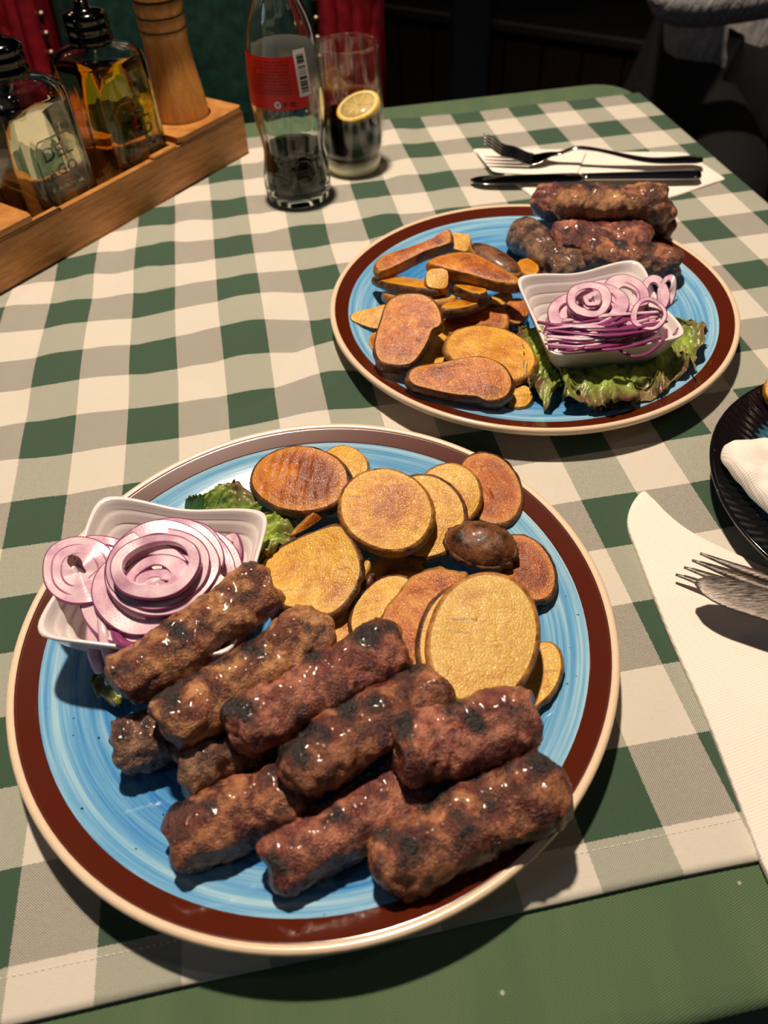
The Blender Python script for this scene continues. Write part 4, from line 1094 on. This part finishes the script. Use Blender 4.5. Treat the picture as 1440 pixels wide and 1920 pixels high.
def oil_bottle(s, v, hb, ht, liquid, label, liq_level, pour_label=None):
    c = rp(s, v, .0062); Rg = RR
    T = lambda P: [c + Rg @ V3(p) for p in P]
    t = empty('oil_bottle', c, label, 'bottle', 'glass cruets in the caddy')
    lv = [(hb * .9, 0, 6), (hb * .97, .0015, 8), (hb, .004, 9), (hb, ht * .55, 9), (hb, ht - .010, 8), (hb * .985, ht - .005, 7), (hb * .93, ht - .001, 6), (hb * .78, ht + .003, 4.5), (.0175, ht + .0055, 2.4), (.0145, ht + .008, 2), (.0140, ht + .010, 2), (.0125, ht + .0105, 2)]
    wl = .0035
    iv = [(.0095, ht + .0105, 2), (.0095, ht + .007, 2), (.0125, ht + .0025, 2.2), (hb * .72, ht + .000, 4), (hb * .85, ht - .004, 5), (hb - wl, ht - .010, 7), (hb - wl, ht * .55, 8), (hb - wl, .012, 8), (hb - wl * 1.6, .008, 6), (hb * .5, .0065, 3)]
    A = morph(lv + iv); mk('glass_body', T(A[0]), A[1], MT['glass'], t)
    g2 = -.0002; top = liq_level
    lq = [(hb * .5, .0068, 3), (hb - wl * 1.6 - g2, .0083, 6), (hb - wl - g2, .0123, 8), (hb - wl - g2, top * .6, 8), (hb - wl - g2, top, 7)]
    B = morph(lq); mk('oil', T(B[0]), B[1], liquid, t)
    # embossed panel and letters on the near face (-v side)
    fy = -hb - .0002
    fr = []
    w2, z0, z1 = .0200, .030, .080
    P = [(-w2, fy, z0 + .006), (-w2 + .006, fy, z0), (w2 - .006, fy, z0), (w2, fy, z0 + .006), (w2, fy, z1 - .006), (w2 - .006, fy, z1), (-w2 + .006, fy, z1), (-w2, fy, z1 - .006)]
    path = [V3(p) for p in P] + [V3(P[0])]
    D = tube(path, (.0007), 6, 1, (0, 1, 0)); mk('embossed_frame', T(D[0]), D[1], MT['glass'], t)
    for (tx, sz, zz) in (('DEL', .0145, .069), ('AGO', .0115, .055), ('KNEZA', .0085, .042)):
        LVx, LF = text_mesh(tx, sz, .0006); LVx = [V3((p.x * 1.15, fy - p.z, zz + p.y)) for p in LVx]
        mk('embossed_letters', T(LVx), LF, MT['glass'], t, smooth=False)
    # chrome pourer
    zc = ht + .0055
    pr_ = lathe([(.0165, zc), (.0175, zc + .001), (.0175, zc + .006), (.0155, zc + .008), (.0172, zc + .0095), (.0172, zc + .014), (.0158, zc + .0155), (.0176, zc + .017), (.0170, zc + .021), (.0120, zc + .0235), (.006, zc + .025), (.0058, zc + .030), (.0001, zc + .030)], 40)
    mk('pourer_cap', T(pr_[0]), pr_[1], plain('dark_chrome', (70, 66, 64), .12, metal=1.0), t)
    sp = tube([V3((0, 0, zc + .028)), V3((0, 0, zc + .045)), V3((.004, 0, zc + .058)), V3((.012, 0, zc + .068))], [.0038, .0034, .003, .0026], 12)
    mk('spout', T(sp[0]), sp[1], MT['steel'], t)
    return t


MT['oil'] = glass_mat('golden_oil', (232, 176, 24), 1.46)
MT['vinegar'] = glass_mat('pale_vinegar', (238, 226, 196), 1.34)
oil_bottle(.121, .037, .0300, .113, MT['oil'], 'square glass bottle of golden oil next to the wooden mill', .1065)
oil_bottle(.205, .037, .0300, .113, MT['vinegar'], 'square glass bottle of clear vinegar at the left edge', .098)

# small shaker inside the left holder
c = rp(.297, .038, .006)
g = empty('shaker', c, 'small glass shaker standing in the left hole of the caddy', 'shaker')
mk('glass_jar', *lathe([(.0001, 0), (.018, 0), (.020, .002), (.021, .02), (.020, .036), (.017, .040)], 40, c), MT['thin'], g)
mk('lid', *lathe([(.018, .038), (.0185, .040), (.0180, .0465), (.012, .0490), (.0001, .0495)], 40, c), MT['steel'], g)

# pepper mill
c = rp(.043, .038, .0065)
g = empty('pepper_mill', c, 'turned pale wooden pepper mill standing in the caddy', 'pepper mill')
mk('body', *lathe([(.0001, 0), (.0255, 0), (.0262, .003), (.0262, .03), (.0255, .045), (.0240, .058), (.0222, .072), (.0205, .086), (.0195, .098), (.0196, .104), (.0204, .1065), (.0204, .1085), (.0196, .1105), (.0203, .1125), (.0207, .116), (.0205, .1185), (.0196, .1205), (.0198, .1225), (.0208, .125), (.0208, .129), (.0198, .1315), (.0001, .1318)], 72, c), MT['mill'], g)
for z in (.1095, .1200, .1318):
    o = mk('dark_groove', *lathe([(.0199, z - .0007), (.02025, z), (.0199, z + .0007)], 72, c), MT['groove'], g)
mk('head', *lathe([(.0001, .1322), (.0190, .1322), (.0205, .1345), (.0235, .139), (.0250, .147), (.0240, .158), (.0190, .170), (.012, .178), (.008, .181), (.0001, .182)], 72, c), MT['mill'], g)
mk('knob', *lathe([(.0001, .181), (.005, .181), (.0055, .184), (.0075, .188), (.0065, .193), (.0001, .195)], 32, c), MT['steel'], g)

# ------------------------------------------------------------------ cola bottle
BC = V3((-.0610, .6872, .0022)); FL = 10
g = empty('cola_bottle', BC, 'contoured glass cola bottle with a red label, nearly empty', 'bottle')
outer = [(.0001, .0035), (.014, .003), (.021, .0008), (.0255, 0), (.0282, .0025), (.0296, .008), (.0299, .016), (.0292, .025), (.0276, .034), (.0264, .040), (.0262, .045), (.0268, .052), (.0280, .059), (.0294, .067), (.0302, .074), (.0304, .082), (.0301, .092), (.0297, .105), (.0291, .115), (.0280, .125), (.0262, .135), (.0232, .1445), (.0190, .153), (.0160, .161), (.0142, .170), (.0132, .180), (.0129, .186), (.0142, .188), (.0142, .192), (.0132, .193), (.0134, .199), (.0128, .2005)]
def flute(t, z):
    k = 1.0
    a = max(0, 1 - abs(z - .022) / .024) * .6 + max(0, 1 - abs(z - .058) / .022) * 1.0 + max(0, 1 - abs(z - .150) / .026) * .8
    return 1 - .030 * a * (.5 + .5 * math.cos(t * FL)) ** 2
V1, F1 = lathe(outer, 120, BC, shape=flute)
inner = [(.0108, .2005), (.0108, .185), (.0122, .170), (.0140, .161), (.0170, .152), (.0210, .1437), (.0240, .134), (.0258, .124), (.0269, .114), (.0275, .100), (.0279, .082), (.0272, .067), (.0258, .059), (.0246, .052), (.0240, .045), (.0242, .040), (.0254, .034), (.0268, .025), (.0272, .016), (.0264, .010), (.022, .0075), (.0001, .0075)]
V1, F1 = lathe(outer + inner, 120, BC, shape=lambda t, z: flute(t, z))
mk('glass_body', V1, F1, MT['glass'], g)
liq = [(.0001, .0078), (.0217, .0078), (.0261, .0105), (.0269, .016), (.0265, .025), (.0251, .034), (.0239, .040), (.0237, .045), (.0236, .0452), (.0001, .0452)]
mk('cola', *lathe(liq, 96, BC, shape=lambda t, z: flute(t, z) + .010), MT['cola'], g)
foam = lathe([(.0238, .0452), (.0240, .047), (.0236, .0462), (.0225, .0453)], 96, BC); mk('foam_ring', *foam, plain('foam', (120, 96, 80), .5), g)


def wrap(t0, t1, z0, z1, off, n=70, rows=6, slant=0.0):
    V, uv = [], []
    def rad(z):
        for (ra, za), (rb, zb) in zip(outer, outer[1:]):
            if za <= z <= zb and zb > za: return ra + (rb - ra) * (z - za) / (zb - za)
        return .03
    for i in range(n):
        f = i / (n - 1); t = math.radians(t0 + (t1 - t0) * f)
        for j in range(rows):
            h = j / (rows - 1); z = z0 + (z1 - z0) * h; tt = t + slant * h
            r = rad(z) + off; V.append((BC.x + r * math.cos(tt), BC.y + r * math.sin(tt), BC.z + z)); uv.append((f, h))
    return V, grid_faces(n, rows), uv


# the label wraps the front; its plain white back is seen through the glass
v, f, uv = wrap(-178, -52, .0845, .1225, .0004, 90, 8)
lab = mk('label', v, f, MT['label'], g, uv=uv)
v, f, uv = wrap(-66, -45, .0930, .1262, .0007, 20, 8, math.radians(-3)); mk('barcode_panel', v, f, MT['barcode'], lab, uv=uv)
def disc(t0, zc, r, off, mat, name, hole=0.0):
    V = []; N = 28
    for k in range(N):
        a = 2 * PI * k / N
        for q in ((hole if hole else .02), 1.0):
            tt = math.radians(t0) + r * q * math.cos(a) / .031; z = zc + r * q * math.sin(a)
            V.append((BC.x + (.0303 + off) * math.cos(tt), BC.y + (.0303 + off) * math.sin(tt), BC.z + z))
    mk(name, V, grid_faces(N, 2, True), mat, lab)
disc(-101, .0888, .0027, .0006, MT['white_ink'], 'recycling_emblem'); disc(-101, .0888, .0011, .0009, MT['dark_ink'], 'emblem_centre', .5)
v, f, uv = wrap(-92, -88, .0870, .0905, .0008, 6, 3); mk('litter_symbol', v, f, MT['dark_ink'], lab)
for z in (.0872, .0892): v, f, uv = wrap(-82, -73, z, z + .0008, .0008, 12, 3); mk('ingredient_line', v, f, MT['dark_ink'], lab)
MT['label_back'] = plain('label_paper_back', (232, 222, 212), .8)
v, f, uv = wrap(20, 160, .0845, .1225, .0004, 60, 6); mk('label_back_side', v, f, MT['label_back'], g)

# ------------------------------------------------------------------ tumbler with cola and lemon
GC = V3((-.0104, .7411, .0022)); g = empty('drinking_glass', GC, 'half full tumbler of cola with a lemon slice behind the bottle', 'glass')
mk('glass_wall', *lathe([(.0001, .0135), (.0225, .0135), (.0250, .015), (.0272, .022), (.0290, .040), (.0293, .058), (.0284, .080), (.0272, .102), (.0269, .1055), (.0273, .1065), (.0279, .1060), (.0283, .102), (.0295, .080), (.0304, .058), (.0302, .038), (.0285, .020), (.0268, .010), (.0255, .003), (.0245, .0004), (.020, 0), (.0001, 0)], 96, GC), MT['thin'], g)
MT['thick'] = plain('pale_base_glow', (240, 238, 205), .2)  # opaque pale colour stands in for light glowing through the clear base
mk('glass_base', *lathe([(.0001, .0005), (.0238, .0006), (.0252, .004), (.0263, .0105), (.0240, .0130), (.0001, .0130)], 72, GC), MT['thick'], g)
mk('cola', *lathe([(.0001, .0140), (.0222, .0140), (.0246, .0155), (.0268, .022), (.0286, .040), (.0289, .0475), (.0289, .0480), (.0001, .0480)], 72, GC), MT['cola'], g)
# lemon slice leaning inside the glass
lc = GC + V3((.0075, .001, .0535)); ln = V3((-.30, -.22, 1)).normalized(); le1 = ln.cross(V3((0, 1, 0))).normalized(); le2 = ln.cross(le1)
t = empty('lemon_slice', lc, 'lemon slice floating in the tumbler of cola', 'lemon')
def lring(r0, r1, h0, h1, seg=56):
    V = []
    for k in range(seg):
        a = 2 * PI * k / seg; d = le1 * math.cos(a) + le2 * math.sin(a)
        V += [lc + d * r0 + ln * h1, lc + d * r1 + ln * h1, lc + d * (r1 + .0003) + ln * (h0 + h1) / 2, lc + d * r1 + ln * h0, lc + d * r0 + ln * h0]
    return V, grid_faces(seg, 5, True)
mk('rind', *lring(.0188, .0204, -.0028, .0020), plain('lemon_rind', (236, 184, 40), .35), t)
mk('pith', *lring(.0168, .0189, -.0026, .0021), plain('lemon_pith', (240, 222, 160), .5), t)
mk('pulp_ring', *lring(.0002, .0169, -.0024, .0017), plain('lemon_pulp', (206, 176, 104), .2, sss=.2, ssss=.003), t)
for k in range(9):
    a = 2 * PI * k / 9; d = le1 * math.cos(a) + le2 * math.sin(a)
    mk('membrane', *tube([lc + d * .001 + ln * .0018, lc + d * .0168 + ln * .0018], .0004, 5), plain('lemon_membrane', (232, 214, 150), .4) if k == 0 else bpy.data.materials['lemon_membrane'], t)

# ------------------------------------------------------------------ leather armchair behind the caddy
MT['green_leather'] = leather_mat('green_leather', (10, 34, 30), (22, 54, 46), .35); MT['red_leather'] = leather_mat('oxblood_leather', (84, 10, 20), (120, 18, 28), .28)
MT['brass'] = plain('aged_brass', (130, 112, 92), .3, metal=1.0)
YC = 1.16; xl = at_y(82, 60, YC).x; xr = at_y(588, 60, YC).x; xc = (xl + xr) / 2; hw = (xr - xl) / 2
g = empty('leather_armchair', (xc, YC + .2, ZF), 'green leather armchair with red channelled sides and brass nailheads, facing the table', 'armchair')
V = []
for a in range(41):
    f = a / 40 * 2 - 1
    for b in range(21):
        h = b / 20; z = -.30 + .55 * h
        V.append((xc + f * hw, YC + .10 * (1 - f * f) * 0 - .035 * (1 - f ** 4) * (1 - (2 * h - 1) ** 6) * 1 + .12 * (h - .4) + .03 + .004 * mn.noise(V3((f * 3, h * 4, 0))), z))
mk('back_cushion', V, grid_faces(41, 21), MT['green_leather'], g).modifiers.new('thickness', 'SOLIDIFY').thickness = .04
for s, X in ((-1, xl), (1, xr)):
    for k in range(4):
        x0 = X + s * (.020 + k * .0195)
        mk('channel_flute', *tube([V3((x0, YC - .005 + .12 * (h - .4) + .008 * k, -.30 + .56 * h)) for h in [q / 12 for q in range(13)]], .0125, 16), MT['red_leather'], g)
    for k in range(26):
        h = (k + .5) / 26; p = V3((X + s * .004, YC - .002 + .12 * (h - .4), -.30 + .56 * h))
        nv_, nf_ = lathe([(.0001, .0035), (.003, .003), (.0048, .0012), (.0054, 0)], 12)
        mk('nailhead', [(p.x + q[0], p.y - q[2], p.z + q[1]) for q in nv_], nf_, MT['brass'], g)
    mk('arm', *box(X + s * .05 - .045, X + s * .05 + .045, YC + .02, YC + .10, -.30, .27, None, (0, 0, 0), .02), MT['red_leather'], g, smooth=False)
mk('back_frame', *box(xl, xr, YC + .085, YC + .14, -.35, .26, None, (0, 0, 0), .02), MT['green_leather'], g, smooth=False)
mk('seat', *box(xl, xr, YC - .10, YC + .09, -.38, -.29, None, (0, 0, 0), .02), MT['green_leather'], g, smooth=False)
for sx in (xl + .03, xr - .03):
    for sy in (YC - .08, YC + .10): mk('leg', *box(sx - .02, sx + .02, sy - .02, sy + .02, ZF, -.38, None, (0, 0, 0), .003), MT['dark_wood'], g, smooth=False)

# ------------------------------------------------------------------ person at the top right: grey sleeve and elbow
MT['grey_knit'] = Mat('grey_sweater'); _m = MT['grey_knit']; _c = _m.co(False)
_m.bs(col=_m.ramp(_m.noise(_c, 260, 4, .7), [(.35, lin((160, 157, 160))), (.65, lin((205, 200, 200)))]), rough=.95, normal=_m.bump(_m.noise(_m.N('ShaderNodeMapping', {'Vector': _c, 'Scale': (18, 5, 5)}).outputs[0], 4, 4), .8, .012)); MT['grey_knit'] = _m.m
MT['human_skin'] = plain('human_skin', (196, 146, 120), .5, sss=.1, ssss=.01); MT['hair'] = plain('dark_hair', (36, 26, 20), .6); MT['trousers'] = plain('dark_trousers', (7, 7, 9), .9)


def skinned(name, pts, edges, rads, mat, parent, base, sub=2):
    me = bpy.data.meshes.new(name); me.from_pydata([tuple(V3(p) - base) for p in pts], edges, []); o = bpy.data.objects.new(name, me); C.objects.link(o); o.parent = parent
    sk = o.modifiers.new('skin', 'SKIN')
    for v, r in zip(me.skin_vertices[0].data, rads): v.radius = (r, r) if not isinstance(r, tuple) else r
    me.skin_vertices[0].data[0].use_root = True; sk.use_smooth_shade = True
    s = o.modifiers.new('sub', 'SUBSURF'); s.levels = sub; s.render_levels = sub; me.materials.append(mat); return o


el = at_y(1250, 2, 1.30)      # elbow
sh = el + V3((.10, .30, .20)); hand = el + V3((.30, -.01, .07)); hip = V3((sh.x + .18, sh.y + .06, -.28)); pb = V3((hip.x, hip.y, ZF))
pg = empty('person', pb, 'seated person in a grey sweater, only the bent elbow showing at the top right', 'person')
hip_l = hip + V3((-.09, -.02, 0)); hip_r = hip + V3((.09, -.02, 0)); knl = V3((hip.x - .11, hip.y - .38, -.29)); knr = V3((hip.x + .11, hip.y - .38, -.29))
chest = V3((hip.x, hip.y - .02, .06)); neck = V3((hip.x, hip.y - .04, sh.z + .07)); head = neck + V3((0, -.03, .17)); shr = V3((hip.x + .20, sh.y + .05, sh.z)); shl = V3((hip.x - .17, sh.y + .02, sh.z))
skinned('sweater', [hip, chest, V3((hip.x, hip.y - .02, sh.z)), shl, el, hand - V3((.02, .02, .03)), shr, shr + V3((.09, .10, -.26)), shr + V3((.07, -.06, -.44))],
        [(0, 1), (1, 2), (2, 3), (3, 4), (4, 5), (2, 6), (6, 7), (7, 8)], [(.16, .12), (.17, .12), (.12, .10), .066, .052, .045, .075, .055, .042], MT['grey_knit'], pg, pb)
skinned('trousers', [hip - V3((0, 0, .03)), hip_l, knl, V3((knl.x, knl.y - .02, ZF + .09)), hip_r, knr, V3((knr.x, knr.y - .02, ZF + .09))], [(0, 1), (1, 2), (2, 3), (0, 4), (4, 5), (5, 6)], [.14, .10, .075, .05, .10, .075, .05], MT['trousers'], pg, pb)
for kx in (knl, knr): skinned('shoe', [V3((kx.x, kx.y + .03, ZF + .045)), V3((kx.x, kx.y - .10, ZF + .04)), V3((kx.x, kx.y - .19, ZF + .03))], [(0, 1), (1, 2)], [.045, .045, .03], MT['hair'], pg, pb)
skinned('head', [neck - V3((0, 0, .06)), neck + V3((0, -.005, .04)), head, head + V3((0, -.01, .07)), head + V3((0, -.05, -.065)), head + V3((0, -.108, -.005))], [(0, 1), (1, 2), (2, 3), (2, 4), (2, 5)], [.055, .055, (.082, .098), .07, .035, .012], MT['human_skin'], pg, pb)
skinned('hair', [head + V3((0, .035, .01)), head + V3((0, .02, .075)), head + V3((0, -.04, .092)), head + V3((0, .05, -.05))], [(0, 1), (1, 2), (0, 3)], [.085, .082, .05, .055], MT['hair'], pg, pb)
for s in (-1, 1):
    for nm, q, r, mt in (('eye', V3((s * .033, -.087, .015)), .012, 'white_ink'), ('ear', V3((s * .082, .0, .0)), .022, 'human_skin')):
        vv, ff = lathe([(max(.0001, r * math.sin(PI * k / 8)), -r * math.cos(PI * k / 8)) for k in range(9)], 16, head + q); mk(nm, vv, ff, MT[mt], pg)
mk('mouth', *tube([head + V3((-.024, -.098, -.052)), head + V3((0, -.106, -.050)), head + V3((.024, -.098, -.052))], .005, 8), plain('lips', (150, 82, 74), .5), pg)


def hand_at(w, d, up):
    d = d.normalized(); sd = d.cross(up).normalized(); pts = [w, w + d * .05, w + d * .095]; ed = [(0, 1), (1, 2)]; rd = [.026, (.036, .02), (.036, .018)]
    for k in range(4):
        b = w + d * .09 + sd * (k - 1.5) * .019; L = (.065, .075, .072, .056)[k]; n = len(pts)
        pts += [b, b + d * L * .5 + up * -.006, b + d * L * .8 - up * .022]; ed += [(2, n), (n, n + 1), (n + 1, n + 2)]; rd += [.010, .0088, .0078]
    n = len(pts); pts += [w + d * .035 - sd * .04, w + d * .065 - sd * .058, w + d * .09 - sd * .062]; ed += [(1, n), (n, n + 1), (n + 1, n + 2)]; rd += [.013, .011, .009]
    skinned('hand', pts, ed, rd, MT['human_skin'], pg, pb)


hand_at(hand - V3((.03, .02, .03)), V3((1, .05, .2)), V3((0, -.3, 1)).normalized())
hand_at(shr + V3((.065, -.07, -.445)), V3((-.4, -1, -.05)), V3((0, 0, 1)))
